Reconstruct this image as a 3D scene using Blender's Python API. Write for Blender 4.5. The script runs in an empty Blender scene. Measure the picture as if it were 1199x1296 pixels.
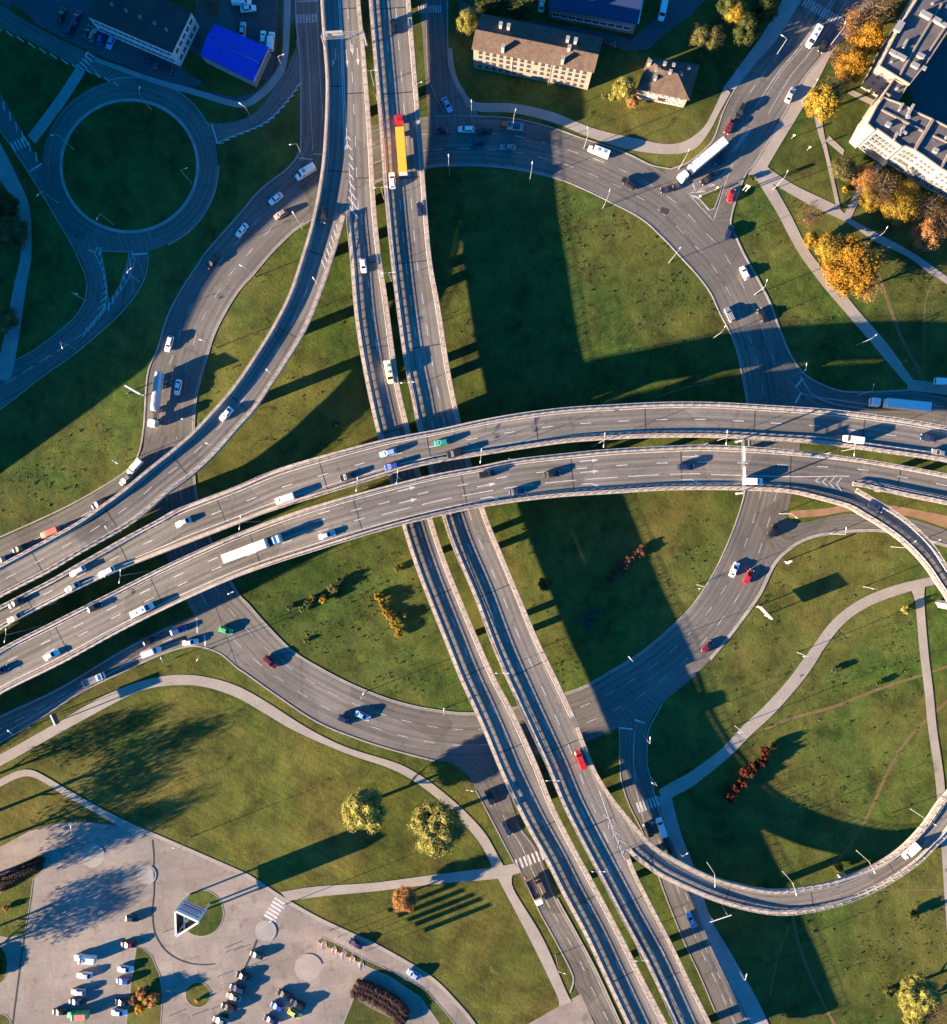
import bpy, math, random
from mathutils import Vector, Matrix
from mathutils.geometry import tessellate_polygon

C = bpy.context.scene
R = math.radians
rnd = random.Random(7)

# ------------------------------------------------------------------ camera, sky, sun, exposure
S = 0.23            # metres per photo pixel on the ground
H = 255.0           # flying height of the drone
CX, CY = 599.5, 648.0
cam_d = bpy.data.cameras.new("camera")
cam = bpy.data.objects.new("camera", cam_d)
C.collection.objects.link(cam)
cam.location = (0, 0, H)
cam.rotation_euler = (0, 0, 0)
cam_d.sensor_fit = 'VERTICAL'
cam_d.angle = 2 * math.atan(648 * S / H)
cam_d.clip_start = 1.0
cam_d.clip_end = 20000
C.camera = cam

SUN_EL, SUN_AZ = R(12.0), R(21.5)      # shadows run to the right and a little up the picture
w = bpy.data.worlds.new("World"); C.world = w; w.use_nodes = True
nt = w.node_tree
bg = nt.nodes["Background"]
sky = nt.nodes.new("ShaderNodeTexSky"); sky.sky_type = 'NISHITA'; sky.sun_disc = False
sky.sun_elevation = SUN_EL
sky.sun_rotation = math.atan2(-math.cos(SUN_AZ), -math.sin(SUN_AZ))
sky.ozone_density = 6.0; sky.dust_density = 0.4; sky.air_density = 1.0
hsv = nt.nodes.new('ShaderNodeHueSaturation'); hsv.inputs['Saturation'].default_value = 1.25
nt.links.new(sky.outputs[0], hsv.inputs['Color']); nt.links.new(hsv.outputs[0], bg.inputs[0]); bg.inputs[1].default_value = 0.065
sd = bpy.data.lights.new("sun", 'SUN'); sd.energy = 5.0; sd.angle = R(0.5); sd.color = (1.0, 0.75, 0.49)
so = bpy.data.objects.new("sun", sd); C.collection.objects.link(so)
so.rotation_euler = Vector((math.cos(SUN_AZ) * math.cos(SUN_EL), math.sin(SUN_AZ) * math.cos(SUN_EL), -math.sin(SUN_EL))).to_track_quat('-Z', 'Y').to_euler()
C.view_settings.view_transform = 'Standard'; C.view_settings.look = 'None'
C.view_settings.exposure = 2.57; C.view_settings.gamma = 1.0

# ------------------------------------------------------------------ helpers
def P(px, py, z=0.0):
    k = S * (H - z) / H
    return Vector(((px - CX) * k, -(py - CY) * k, z))

def mk(name, verts, faces, mat=None, parent=None, uvs=None, smooth=False, mats=None, fmat=None):
    me = bpy.data.meshes.new(name)
    me.from_pydata([tuple(v) for v in verts], [], faces)
    for m in (mats or ([mat] if mat else [])): me.materials.append(m)
    if fmat:
        for p, k in zip(me.polygons, fmat): p.material_index = k
    if uvs:
        ul = me.uv_layers.new(name="UVMap")
        for l in me.loops: ul.data[l.index].uv = uvs[l.vertex_index]
    if smooth:
        for p in me.polygons: p.use_smooth = True
    me.update()
    o = bpy.data.objects.new(name, me); C.collection.objects.link(o)
    if parent: o.parent = parent
    return o

def empty(name, loc, rz=0.0):
    o = bpy.data.objects.new(name, None); C.collection.objects.link(o)
    o.location = loc; o.rotation_euler = (0, 0, rz); o.empty_display_size = 0.5
    return o

def tag(o, label=None, cat=None, group=None, kind=None):
    if label: o['label'] = label
    if cat: o['category'] = cat
    if group: o['group'] = group
    if kind: o['kind'] = kind
    return o

def setting(o, label=None):
    o['kind'] = 'structure'
    if label: o['label'] = label
    return o

class MB:
    """collects simple solids into one mesh"""
    def __init__(s): s.v = []; s.f = []; s.m = []
    def add(s, vs, fs, mi=0):
        b = len(s.v); s.v += [tuple(v) for v in vs]
        s.f += [tuple(i + b for i in f) for f in fs]; s.m += [mi] * len(fs)
    def box(s, c, d, rz=0.0, mi=0):
        x, y, z = d[0] / 2, d[1] / 2, d[2] / 2
        cs, sn = math.cos(rz), math.sin(rz)
        vs = []
        for a, b, e in ((-x,-y,-z),(x,-y,-z),(x,y,-z),(-x,y,-z),(-x,-y,z),(x,-y,z),(x,y,z),(-x,y,z)):
            vs.append((c[0] + a * cs - b * sn, c[1] + a * sn + b * cs, c[2] + e))
        s.add(vs, [(3,2,1,0),(4,5,6,7),(0,1,5,4),(1,2,6,5),(2,3,7,6),(3,0,4,7)], mi)
    def bar(s, a, b, w, mi=0, h=None):
        a, b = Vector(a), Vector(b); d = (b - a)
        if d.length < 1e-6: return
        d.normalize(); h = h or w
        up = Vector((0, 0, 1)) if abs(d.z) < 0.95 else Vector((1, 0, 0))
        sx = d.cross(up).normalized(); sy = sx.cross(d).normalized()
        vs = []
        for p in (a, b):
            for i, j in ((-1,-1),(1,-1),(1,1),(-1,1)): vs.append(p + sx * (i * w / 2) + sy * (j * h / 2))
        s.add(vs, [(0,1,2,3),(7,6,5,4),(0,4,5,1),(1,5,6,2),(2,6,7,3),(3,7,4,0)], mi)
    def tube(s, pts, r, n=8, mi=0):
        rings = []
        for i, p in enumerate(pts):
            p = Vector(p)
            d = (Vector(pts[min(i + 1, len(pts) - 1)]) - Vector(pts[max(i - 1, 0)])).normalized()
            up = Vector((0, 0, 1)) if abs(d.z) < 0.95 else Vector((1, 0, 0))
            sx = d.cross(up).normalized(); sy = sx.cross(d)
            rr = r[i] if isinstance(r, (list, tuple)) else r
            rings.append([p + sx * (math.cos(2*math.pi*k/n) * rr) + sy * (math.sin(2*math.pi*k/n) * rr) for k in range(n)])
        vs = [v for rg in rings for v in rg]; fs = []
        for i in range(len(rings) - 1):
            for k in range(n):
                fs.append((i*n+k, i*n+(k+1)%n, (i+1)*n+(k+1)%n, (i+1)*n+k))
        fs.append(tuple(range(n))[::-1]); fs.append(tuple((len(rings)-1)*n + k for k in range(n)))
        s.add(vs, fs, mi)
    def cyl(s, c, r, h, n=12, axis='Z', mi=0, r2=None):
        r2 = r if r2 is None else r2
        vs = []
        for e, rr in ((-h/2, r), (h/2, r2)):
            for k in range(n):
                a = 2 * math.pi * k / n; u, v = rr * math.cos(a), rr * math.sin(a)
                vs.append((c[0]+u, c[1]+v, c[2]+e) if axis == 'Z' else ((c[0]+u, c[1]+e, c[2]+v) if axis == 'Y' else (c[0]+e, c[1]+u, c[2]+v)))
        fs = [(k, (k+1)%n, n+(k+1)%n, n+k) for k in range(n)] + [tuple(range(n))[::-1], tuple(range(n, 2*n))]
        s.add(vs, fs, mi)
    def prism(s, pts, z0, z1, mi=0, mtop=None):
        """pts: 2-D world points (convex or not), side walls + top + bottom"""
        n = len(pts)
        vs = [(p[0], p[1], z0) for p in pts] + [(p[0], p[1], z1) for p in pts]
        s.add(vs, [(k, (k+1)%n, n+(k+1)%n, n+k) for k in range(n)], mi)
        tri = tessellate_polygon([[Vector((p[0], p[1], 0)) for p in pts]])
        s.add(vs[n:], [tuple(t) for t in tri], mi if mtop is None else mtop)
        s.add(vs[:n], [tuple(t)[::-1] for t in tri], mi)
    def build(s, name, mat=None, parent=None, mats=None, smooth=False):
        return mk(name, s.v, s.f, mat, parent, mats=mats, fmat=s.m if mats else None, smooth=smooth)

def cr(pts, closed=False, sub=8):
    """Catmull-Rom through the control points"""
    out = []; n = len(pts)
    pt = [Vector((p[0], p[1])) for p in pts]
    for i in range(n if closed else n - 1):
        p1, p2 = pt[i], pt[(i + 1) % n]
        p0 = pt[i - 1] if (closed or i > 0) else p1 + (p1 - p2)
        p3 = pt[(i + 2) % n] if (closed or i + 2 < n) else p2 + (p2 - p1)
        for k in range(sub):
            t = k / sub
            out.append(0.5 * ((2*p1) + (p2-p0)*t + (2*p0-5*p1+4*p2-p3)*t*t + (3*p1-p0-3*p2+p3)*t**3))
    if not closed: out.append(pt[-1])
    return out

def resample(pts, n, closed=False):
    q = list(pts) + ([pts[0]] if closed else [])
    d = [0.0]
    for a, b in zip(q, q[1:]): d.append(d[-1] + (b - a).length)
    out = []; j = 0
    for i in range(n):
        t = d[-1] * i / (n if closed else n - 1)
        while j < len(d) - 2 and d[j + 1] < t: j += 1
        seg = d[j + 1] - d[j] or 1e-9
        out.append(q[j].lerp(q[j + 1], min(1, max(0, (t - d[j]) / seg))))
    return out

def hit(c, nrm, line, closed):
    best = None
    m = len(line)
    for i in range(m if closed else m - 1):
        a, b = line[i], line[(i + 1) % m]
        e = b - a
        den = nrm.x * e.y - nrm.y * e.x
        if abs(den) < 1e-9: continue
        ac = a - c
        t = (ac.x * e.y - ac.y * e.x) / den
        u = (ac.x * nrm.y - ac.y * nrm.x) / den
        if -1e-6 <= u <= 1 + 1e-6 and t > 0 and (best is None or t < best): best = t
    return best

def zctrl(ctrl):
    """height from a list of (px, py, z) along the centre line"""
    def f(p):
        best = None
        for a, b in zip(ctrl, ctrl[1:]):
            va, vb = Vector(a[:2]), Vector(b[:2]); e = vb - va
            t = max(0, min(1, (p - va).dot(e) / e.length_squared))
            dd = (va + e * t - p).length
            if best is None or dd < best[0]: best = (dd, a[2] + (b[2] - a[2]) * t)
        return best[1]
    return f

class Strip:
    def __init__(s, L, Rt, z=0.0, step=9.0, closed=False, perp=True):
        l0, r0 = cr(L, closed), cr(Rt, closed)
        ln = sum((b - a).length for a, b in zip(l0, l0[1:]))
        n = max(8, int(ln / step))
        la, ra = resample(l0, n, closed), resample(r0, n, closed)
        cc = [(a + b) / 2 for a, b in zip(la, ra)]
        Lp, Rp = [], []
        for i, c in enumerate(cc):
            d = cc[(i + 1) % n] - cc[i - 1] if closed else cc[min(i + 1, n - 1)] - cc[max(i - 1, 0)]
            nr = Vector((d.y, -d.x)).normalized()      # image y points down: this is the left side
            w = (la[i] - ra[i]).length
            sg = 1 if (la[i] - c).dot(nr) > 0 else -1
            hl, hr = (hit(c, nr * sg, l0, closed), hit(c, nr * -sg, r0, closed)) if perp else (None, None)
            Lp.append(c + nr * sg * hl if hl and hl < w * 1.2 and 0 < i < n - 1 else la[i])
            Rp.append(c - nr * sg * hr if hr and hr < w * 1.2 and 0 < i < n - 1 else ra[i])
        s.closed = closed; s.n = n; s.Lp, s.Rp = Lp, Rp
        s.cp = [(a + b) / 2 for a, b in zip(Lp, Rp)]
        zf = z if callable(z) else (lambda p: z)
        s.z = [zf(c) for c in s.cp]
        if closed: s.Lp.append(Lp[0]); s.Rp.append(Rp[0]); s.cp.append(s.cp[0]); s.z.append(s.z[0])
        s.L = [P(p.x, p.y, q) for p, q in zip(s.Lp, s.z)]
        s.R = [P(p.x, p.y, q) for p, q in zip(s.Rp, s.z)]
        s.c = [(a + b) / 2 for a, b in zip(s.L, s.R)]
        s.d = [0.0]
        for a, b in zip(s.c, s.c[1:]): s.d.append(s.d[-1] + (b - a).length)
        s.len = s.d[-1]
    def at(s, m, f, dz=0.0):
        """point m metres along, fraction f from left to right edge"""
        m = max(0, min(s.len, m))
        lo, hi = 0, len(s.d) - 1
        while hi - lo > 1:
            md = (lo + hi) // 2
            if s.d[md] <= m: lo = md
            else: hi = md
        t = (m - s.d[lo]) / ((s.d[hi] - s.d[lo]) or 1e-9)
        a = s.L[lo].lerp(s.L[hi], t); b = s.R[lo].lerp(s.R[hi], t)
        v = a.lerp(b, f); v.z += dz
        return v
    def width(s, m): return (s.at(m, 0) - s.at(m, 1)).length
    def near(s, px, py):
        p = Vector((px, py)); best = None
        for i, c in enumerate(s.cp):
            dd = (c - p).length
            if best is None or dd < best[0]: best = (dd, i)
        i = best[1]
        m = s.d[i]
        if 0 < i < len(s.cp) - 1:
            e = s.cp[i + 1] - s.cp[i - 1]
            m += (p - s.cp[i]).dot(e) / e.length_squared * (s.d[i + 1] - s.d[i - 1])
        return m
    def zat(s, px, py): return s.at(s.near(px, py), 0.5).z
    def off(s, m, side, dist, dz=0.0):
        """point dist metres in from an edge (side 0 = left, 1 = right)"""
        f = dist / s.width(m)
        return s.at(m, f if side == 0 else 1 - f, dz)
    def surface(s, name, mat, parent=None, dz=0.0, rows=2):
        vs, uv, fs = [], [], []
        m = len(s.L)
        for i in range(m):
            wd = (s.L[i] - s.R[i]).length
            for k in range(rows):
                v = s.L[i].lerp(s.R[i], k / (rows - 1)); vs.append((v.x, v.y, v.z + dz)); uv.append((wd * k / (rows - 1), s.d[i]))
        for i in range(m - 1):
            for k in range(rows - 1):
                a = i * rows + k; fs.append((a, a + 1, a + rows + 1, a + rows))
        o = mk(name, vs, fs, mat, parent, uvs=uv)
        fix_up(o); return o

def fix_up(o):
    me = o.data
    if len(me.polygons) and sum(p.normal.z for p in me.polygons) < 0: me.flip_normals()

def band(pts, w, z=None, closed=False):
    """flat ribbon of width w along world points -> (verts, faces)"""
    vs, fs = [], []
    n = len(pts)
    for i in range(n):
        if closed: d = pts[(i + 1) % n] - pts[i - 1]
        else: d = pts[min(i + 1, n - 1)] - pts[max(i - 1, 0)]
        d.z = 0
        if d.length < 1e-9: d = Vector((1, 0, 0))
        nr = Vector((-d.y, d.x, 0)).normalized()
        for sg in (1, -1):
            v = pts[i] + nr * sg * w / 2
            vs.append((v.x, v.y, v.z if z is None else z))
    for i in range(n if closed else n - 1):
        j = (i + 1) % n
        fs.append((2*i, 2*i+1, 2*j+1, 2*j))
    return vs, fs

def poly(name, px, z, mat, smooth=False, parent=None, sub=6):
    p = cr(px, True, sub) if smooth else [Vector(q) for q in px]
    v = [P(q[0], q[1], z) for q in p]
    # P() shrinks with z only by a hair for ground sheets
    tri = tessellate_polygon([[Vector((q.x, q.y, 0)) for q in v]])
    o = mk(name, v, [tuple(t) for t in tri], mat, parent)
    fix_up(o); return o

def sweep(mb, pts, prof, closed=False, mi=0):
    """sweep a closed (offset, height) profile along world points"""
    n = len(pts); k = len(prof); vs = []
    for i in range(n):
        d = (pts[(i+1) % n] - pts[i-1]) if closed else (pts[min(i+1, n-1)] - pts[max(i-1, 0)])
        d = Vector((d.x, d.y, 0))
        if d.length < 1e-9: d = Vector((1, 0, 0))
        nr = Vector((-d.y, d.x, 0)).normalized()
        for a, b in prof: q = pts[i] + nr * a; vs.append((q.x, q.y, q.z + b))
    fs = []
    for i in range(n if closed else n - 1):
        j = (i + 1) % n
        for e in range(k): fs.append((i*k+e, j*k+e, j*k+(e+1) % k, i*k+(e+1) % k))
    if not closed: fs.append(tuple(range(k))); fs.append(tuple((n-1)*k + e for e in range(k))[::-1])
    mb.add(vs, fs, mi)

# ------------------------------------------------------------------ materials
MAT = {}
def nmat(name, rough=0.9, spec=0.3):
    m = bpy.data.materials.new(name); m.use_nodes = True; t = m.node_tree
    b = t.nodes["Principled BSDF"]; b.inputs["Roughness"].default_value = rough
    b.inputs["Specular IOR Level"].default_value = spec
    MAT[name] = m
    return m, t, b
def N(t, typ, **kw):
    n = t.nodes.new(typ)
    for k, v in kw.items():
        if k.startswith('i_'): n.inputs[k[2:].replace('_', ' ')].default_value = v
        else: setattr(n, k, v)
    return n
def noise(t, scale, detail=4, rough=0.55, vec=None, dist=0.0):
    n = N(t, "ShaderNodeTexNoise"); n.inputs["Scale"].default_value = scale; n.inputs["Detail"].default_value = detail
    n.inputs["Roughness"].default_value = rough; n.inputs["Distortion"].default_value = dist
    if vec is not None: t.links.new(vec, n.inputs["Vector"])
    return n.outputs["Fac"]
def ramp(t, fac, stops):
    r = N(t, "ShaderNodeValToRGB"); e = r.color_ramp.elements
    while len(e) < len(stops): e.new(0.5)
    for q, (p, c) in zip(e, stops): q.position = p; q.color = (c[0], c[1], c[2], 1) if hasattr(c, '__len__') else (c, c, c, 1)
    t.links.new(fac, r.inputs[0]); return r.outputs[0]
def mix(t, a, b, fac, mode='MIX'):
    m = N(t, "ShaderNodeMix", data_type='RGBA', blend_type=mode)
    for sck, val in ((m.inputs[0], fac), (m.inputs[6], a), (m.inputs[7], b)):
        if hasattr(val, 'is_linked'): t.links.new(val, sck)
        elif isinstance(val, (int, float)): sck.default_value = val
        else: sck.default_value = (val[0], val[1], val[2], 1)
    return m.outputs[2]
def bump(t, b, h, strength, dist):
    n = N(t, "ShaderNodeBump"); n.inputs["Strength"].default_value = strength; n.inputs["Distance"].default_value = dist
    t.links.new(h, n.inputs["Height"]); t.links.new(n.outputs[0], b.inputs["Normal"])
def pos(t): return N(t, "ShaderNodeNewGeometry").outputs["Position"]
def mathn(t, op, a, b=None):
    n = N(t, "ShaderNodeMath", operation=op)
    for i, v in enumerate((a, b)):
        if v is None: continue
        if hasattr(v, 'is_linked'): t.links.new(v, n.inputs[i])
        else: n.inputs[i].default_value = v
    return n.outputs[0]

def asphalt(name, lo, hi, lane=3.6, track=0.35):
    m, t, b = nmat(name, 0.85, 0.25); p = pos(t)
    big = ramp(t, noise(t, 0.06, 5, 0.6, p), [(0.3, lo), (0.7, hi)])
    fine = ramp(t, noise(t, 2.2, 3, 0.7, p), [(0.3, 0.82), (0.7, 1.12)])
    col = mix(t, big, fine, 1.0, 'MULTIPLY')
    uv = N(t, "ShaderNodeUVMap")
    sx = N(t, "ShaderNodeSeparateXYZ"); t.links.new(uv.outputs[0], sx.inputs[0])
    wv = mathn(t, 'SINE', mathn(t, 'MULTIPLY', sx.outputs[0], 2 * math.pi / (lane / 2)))
    # long streaks of worn rubber and oil along the lanes
    cb = N(t, "ShaderNodeCombineXYZ")
    t.links.new(mathn(t, 'MULTIPLY', sx.outputs[0], 1.4), cb.inputs[0]); t.links.new(mathn(t, 'MULTIPLY', sx.outputs[1], 0.02), cb.inputs[1])
    st = noise(t, 1.0, 4, 0.6, cb.outputs[0])
    f = mathn(t, 'ADD', mathn(t, 'MULTIPLY', wv, 0.10 if 'deck' in name else 0.05), st)
    col = mix(t, col, ramp(t, f, [(0.25, 1 - track), (0.75, 1.0 + track * 0.35)]), 1.0, 'MULTIPLY')
    # repaired patches
    pt = N(t, "ShaderNodeTexVoronoi"); pt.inputs["Scale"].default_value = 0.045; t.links.new(p, pt.inputs["Vector"])
    hs = N(t, "ShaderNodeSeparateColor"); t.links.new(pt.outputs["Color"], hs.inputs[0])
    col = mix(t, col, ramp(t, hs.outputs[0], [(0.0, 0.78), (0.3, 1.0), (0.7, 1.0), (1.0, 1.12)]), 1.0, 'MULTIPLY')
    # cracks
    ck = N(t, "ShaderNodeTexVoronoi", feature='DISTANCE_TO_EDGE'); ck.inputs["Scale"].default_value = 0.07
    dv = N(t, "ShaderNodeTexNoise"); dv.inputs["Scale"].default_value = 0.4; t.links.new(p, dv.inputs["Vector"])
    va = N(t, "ShaderNodeVectorMath", operation='MULTIPLY_ADD'); t.links.new(dv.outputs["Color"], va.inputs[0]); va.inputs[1].default_value = (5, 5, 0); t.links.new(p, va.inputs[2])
    t.links.new(va.outputs[0], ck.inputs["Vector"])
    col = mix(t, col, ramp(t, ck.outputs["Distance"], [(0.0, 0.6), (0.010, 1.0)]), 0.75, 'MULTIPLY')
    # oil stains and damp blotches
    col = mix(t, col, ramp(t, noise(t, 0.5, 4, 0.6, p, 0.8), [(0.27, 0.70), (0.40, 1.0)]), 0.8, 'MULTIPLY')
    t.links.new(col, b.inputs["Base Color"])
    bump(t, b, noise(t, 6, 3, 0.7, p), 0.25, 0.02)
    return m
asphalt('asphalt', (0.120, 0.113, 0.103), (0.186, 0.173, 0.156), track=0.45)
asphalt('deck_asphalt', (0.148, 0.137, 0.121), (0.212, 0.195, 0.172), track=0.42)
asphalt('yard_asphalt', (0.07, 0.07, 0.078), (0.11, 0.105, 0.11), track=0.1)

def speckled(name, lo, hi, scale=0.25, fine=4.0, rough=0.9, bmp=0.0, contrast=0.15):
    m, t, b = nmat(name, rough); p = pos(t)
    c = ramp(t, noise(t, scale, 5, 0.6, p), [(0.3, lo), (0.7, hi)])
    c = mix(t, c, ramp(t, noise(t, fine, 3, 0.7, p), [(0.3, 1 - contrast), (0.7, 1 + contrast)]), 1.0, 'MULTIPLY')
    t.links.new(c, b.inputs["Base Color"])
    if bmp: bump(t, b, noise(t, fine, 4, 0.7, p), bmp, 0.05)
    return m
speckled('concrete', (0.28, 0.235, 0.195), (0.45, 0.385, 0.32), 0.35, 1.3, contrast=0.24)
speckled('grey_concrete', (0.22, 0.21, 0.20), (0.32, 0.30, 0.28), 0.2)
speckled('kerbstone', (0.22, 0.205, 0.19), (0.34, 0.31, 0.28), 0.3)
speckled('path', (0.24, 0.215, 0.185), (0.315, 0.285, 0.245), 0.15, 2.5)
speckled('soil', (0.20, 0.115, 0.06), (0.30, 0.19, 0.11), 0.3, 3.0, bmp=0.3)
speckled('trail', (0.10, 0.075, 0.03), (0.17, 0.115, 0.05), 0.4, 3.0, contrast=0.35)
speckled('paint', (0.34, 0.33, 0.32), (0.60, 0.59, 0.57), 0.8, 5.0, contrast=0.25)
speckled('worn_paint', (0.22, 0.22, 0.22), (0.5, 0.49, 0.48), 0.9, 5.0, contrast=0.3)
speckled('joint', (0.03, 0.03, 0.03), (0.05, 0.05, 0.05))
speckled('roof_brown', (0.062, 0.043, 0.034), (0.105, 0.074, 0.058), 0.6, 2.2, contrast=0.28)
speckled('roof_dark', (0.035, 0.028, 0.03), (0.06, 0.048, 0.05), 0.3, 3.0)
speckled('roof_felt', (0.075, 0.07, 0.072), (0.13, 0.12, 0.12), 0.35, 3.0)
speckled('wall_cream', (0.215, 0.178, 0.145), (0.27, 0.225, 0.185), 0.4, 4.0, contrast=0.07)
speckled('wall_white', (0.24, 0.23, 0.222), (0.30, 0.288, 0.278), 0.4, 4.0, contrast=0.07)
speckled('wall_grey', (0.19, 0.18, 0.175), (0.25, 0.24, 0.23), 0.3)
speckled('wall_white_for_shade', (0.52, 0.49, 0.48), (0.62, 0.59, 0.58), 0.4, 4.0, contrast=0.07)  # lighter copy of the white wall, colour raised for the building in shade
speckled('roof_maroon', (0.06, 0.034, 0.032), (0.095, 0.056, 0.052), 0.3, 3.0)
speckled('bark', (0.06, 0.045, 0.03), (0.12, 0.09, 0.06), 2.0, 8.0)

def paving():
    m, t, b = nmat('paving', 0.85); p = pos(t)
    mp = N(t, "ShaderNodeMapping"); mp.inputs["Rotation"].default_value = (0, 0, R(-8)); t.links.new(p, mp.inputs[0])
    br = N(t, "ShaderNodeTexBrick"); t.links.new(mp.outputs[0], br.inputs["Vector"])
    br.offset = 0.0; br.inputs["Scale"].default_value = 1.0; br.inputs["Brick Width"].default_value = 7.0; br.inputs["Row Height"].default_value = 4.5
    br.inputs["Mortar Size"].default_value = 0.05; br.inputs["Color1"].default_value = (0.92, 0.92, 0.92, 1); br.inputs["Color2"].default_value = (1.06, 1.05, 1.04, 1); br.inputs["Mortar"].default_value = (0.74, 0.72, 0.72, 1)
    c = ramp(t, noise(t, 0.05, 6, 0.6, p), [(0.3, (0.180, 0.158, 0.138)), (0.7, (0.285, 0.248, 0.214))])
    c = mix(t, c, br.outputs[0], 1.0, 'MULTIPLY')
    lw = ramp(t, noise(t, 0.16, 5, 0.7, p, 0.5), [(0.35, 0.84), (0.6, 1.05)]); c = mix(t, c, lw, 1.0, 'MULTIPLY')
    c = mix(t, c, ramp(t, noise(t, 1.6, 4, 0.7, p), [(0.3, 0.88), (0.7, 1.08)]), 1.0, 'MULTIPLY')
    # oil and dirt stains
    c = mix(t, c, ramp(t, noise(t, 0.35, 3, 0.5, p), [(0.28, 0.62), (0.42, 1.0)]), 0.8, 'MULTIPLY')
    t.links.new(c, b.inputs["Base Color"])
paving()

def grass(name, dark, mid, dry, stripes=0.0, drybias=0.5):
    m, t, b = nmat(name, 0.95, 0.15); p = pos(t)
    c = ramp(t, noise(t, 0.35, 6, 0.7, p), [(0.30, dark), (0.68, mid)])
    c = mix(t, c, dry, ramp(t, noise(t, 0.028, 6, 0.62, p, 0.6), [(drybias - 0.08, 0.0), (drybias + 0.22, 0.75)]))
    c = mix(t, c, ramp(t, noise(t, 1.8, 4, 0.75, p), [(0.25, 0.62), (0.75, 1.35)]), 1.0, 'MULTIPLY')
    c = mix(t, c, ramp(t, noise(t, 0.011, 3, 0.5, p), [(0.35, 0.75), (0.65, 1.15)]), 1.0, 'MULTIPLY')
    c = mix(t, c, ramp(t, noise(t, 0.12, 5, 0.65, p, 0.4), [(0.30, 0.5), (0.5, 1.0), (0.70, 1.38)]), 1.0, 'MULTIPLY')
    c = mix(t, c, (mid[0] * 1.5, mid[1] * 1.25, mid[2] * 1.2), ramp(t, noise(t, 0.22, 4, 0.7, p, 1.0), [(0.58, 0.0), (0.74, 0.7)]))
    if stripes:
        mp = N(t, "ShaderNodeMapping"); mp.inputs["Rotation"].default_value = (0, 0, R(31)); t.links.new(p, mp.inputs[0])
        wv = N(t, "ShaderNodeTexWave", wave_type='BANDS', bands_direction='Y'); wv.inputs["Scale"].default_value = 0.16; wv.inputs["Distortion"].default_value = 1.2; wv.inputs["Detail"].default_value = 3
        t.links.new(mp.outputs[0], wv.inputs["Vector"])
        c = mix(t, c, ramp(t, wv.outputs["Fac"], [(0.1, 1 - stripes), (0.9, 1 + stripes)]), 1.0, 'MULTIPLY')
    t.links.new(c, b.inputs["Base Color"])
    h = mathn(t, 'ADD', noise(t, 1.1, 6, 0.75, p), mathn(t, 'MULTIPLY', noise(t, 0.16, 3, 0.5, p), 1.5))
    bump(t, b, h, 0.55, 0.22)
grass('meadow', (0.021, 0.045, 0.009), (0.058, 0.098, 0.016), (0.125, 0.102, 0.026), drybias=0.46)
grass('lawn', (0.042, 0.062, 0.010), (0.084, 0.106, 0.016), (0.135, 0.108, 0.026), stripes=0.05, drybias=0.45)

def plain(name, col, rough=0.5, metal=0.0, spec=0.5, var=0.08, coat=0.0):
    m, t, b = nmat(name, rough, spec); p = pos(t)
    c = ramp(t, noise(t, 1.3, 4, 0.6, p), [(0.3, tuple(x * (1 - var) for x in col)), (0.7, tuple(min(1, x * (1 + var)) for x in col))])
    t.links.new(c, b.inputs["Base Color"]); b.inputs["Metallic"].default_value = metal
    b.inputs["Coat Weight"].default_value = coat; b.inputs["Coat Roughness"].default_value = 0.1
    return m
plain('galvanised', (0.42, 0.42, 0.42), 0.5, 0.5)
plain('white_metal', (0.72, 0.71, 0.69), 0.45)
plain('rail_metal', (0.40, 0.37, 0.34), 0.55, 0.2)
plain('glass', (0.012, 0.014, 0.018), 0.2, 0.0, 0.45)
plain('window_glass', (0.05, 0.055, 0.065), 0.15, 0.0, 0.6)
plain('rubber', (0.02, 0.02, 0.02), 0.8)
plain('lamp_white', (0.8, 0.8, 0.78), 0.3)
plain('tail_red', (0.35, 0.02, 0.02), 0.3)
plain('roof_blue', (0.014, 0.045, 0.50), 0.5, 0.0, 0.4, 0.3)
plain('roof_blue_dim', (0.015, 0.032, 0.09), 0.5)
plain('chassis', (0.03, 0.03, 0.032), 0.7)
plain('load_brown', (0.16, 0.09, 0.075), 0.95, var=0.3)
plain('panel_dark', (0.05, 0.055, 0.07), 0.5)
plain('panel_violet', (0.22, 0.10, 0.26), 0.5)
plain('flag_pink', (0.80, 0.50, 0.42), 0.8)
plain('pink_gravel', (0.55, 0.38, 0.31), 0.9, var=0.2)
PAINT = dict(white=(0.80, 0.80, 0.79), silver=(0.48, 0.49, 0.51), grey=(0.20, 0.21, 0.22), black=(0.014, 0.014, 0.016), navy=(0.015, 0.025, 0.07),
             blue=(0.02, 0.07, 0.30), red=(0.42, 0.015, 0.02), maroon=(0.13, 0.012, 0.018), green=(0.02, 0.30, 0.10), teal=(0.02, 0.25, 0.20),
             orange=(0.55, 0.13, 0.04), yellow=(0.60, 0.52, 0.12), amber=(0.78, 0.42, 0.03), cream=(0.70, 0.66, 0.42), skyblue=(0.25, 0.38, 0.60),
             salmon=(0.62, 0.20, 0.15), purple=(0.05, 0.03, 0.08), brown=(0.10, 0.06, 0.04), lime=(0.10, 0.45, 0.16), bronze=(0.30, 0.24, 0.18), darkgreen=(0.012, 0.05, 0.045))
for k, v in PAINT.items(): plain('paint_' + k, v, 0.28, 0.0, 0.5, 0.04, 0.6)

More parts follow.
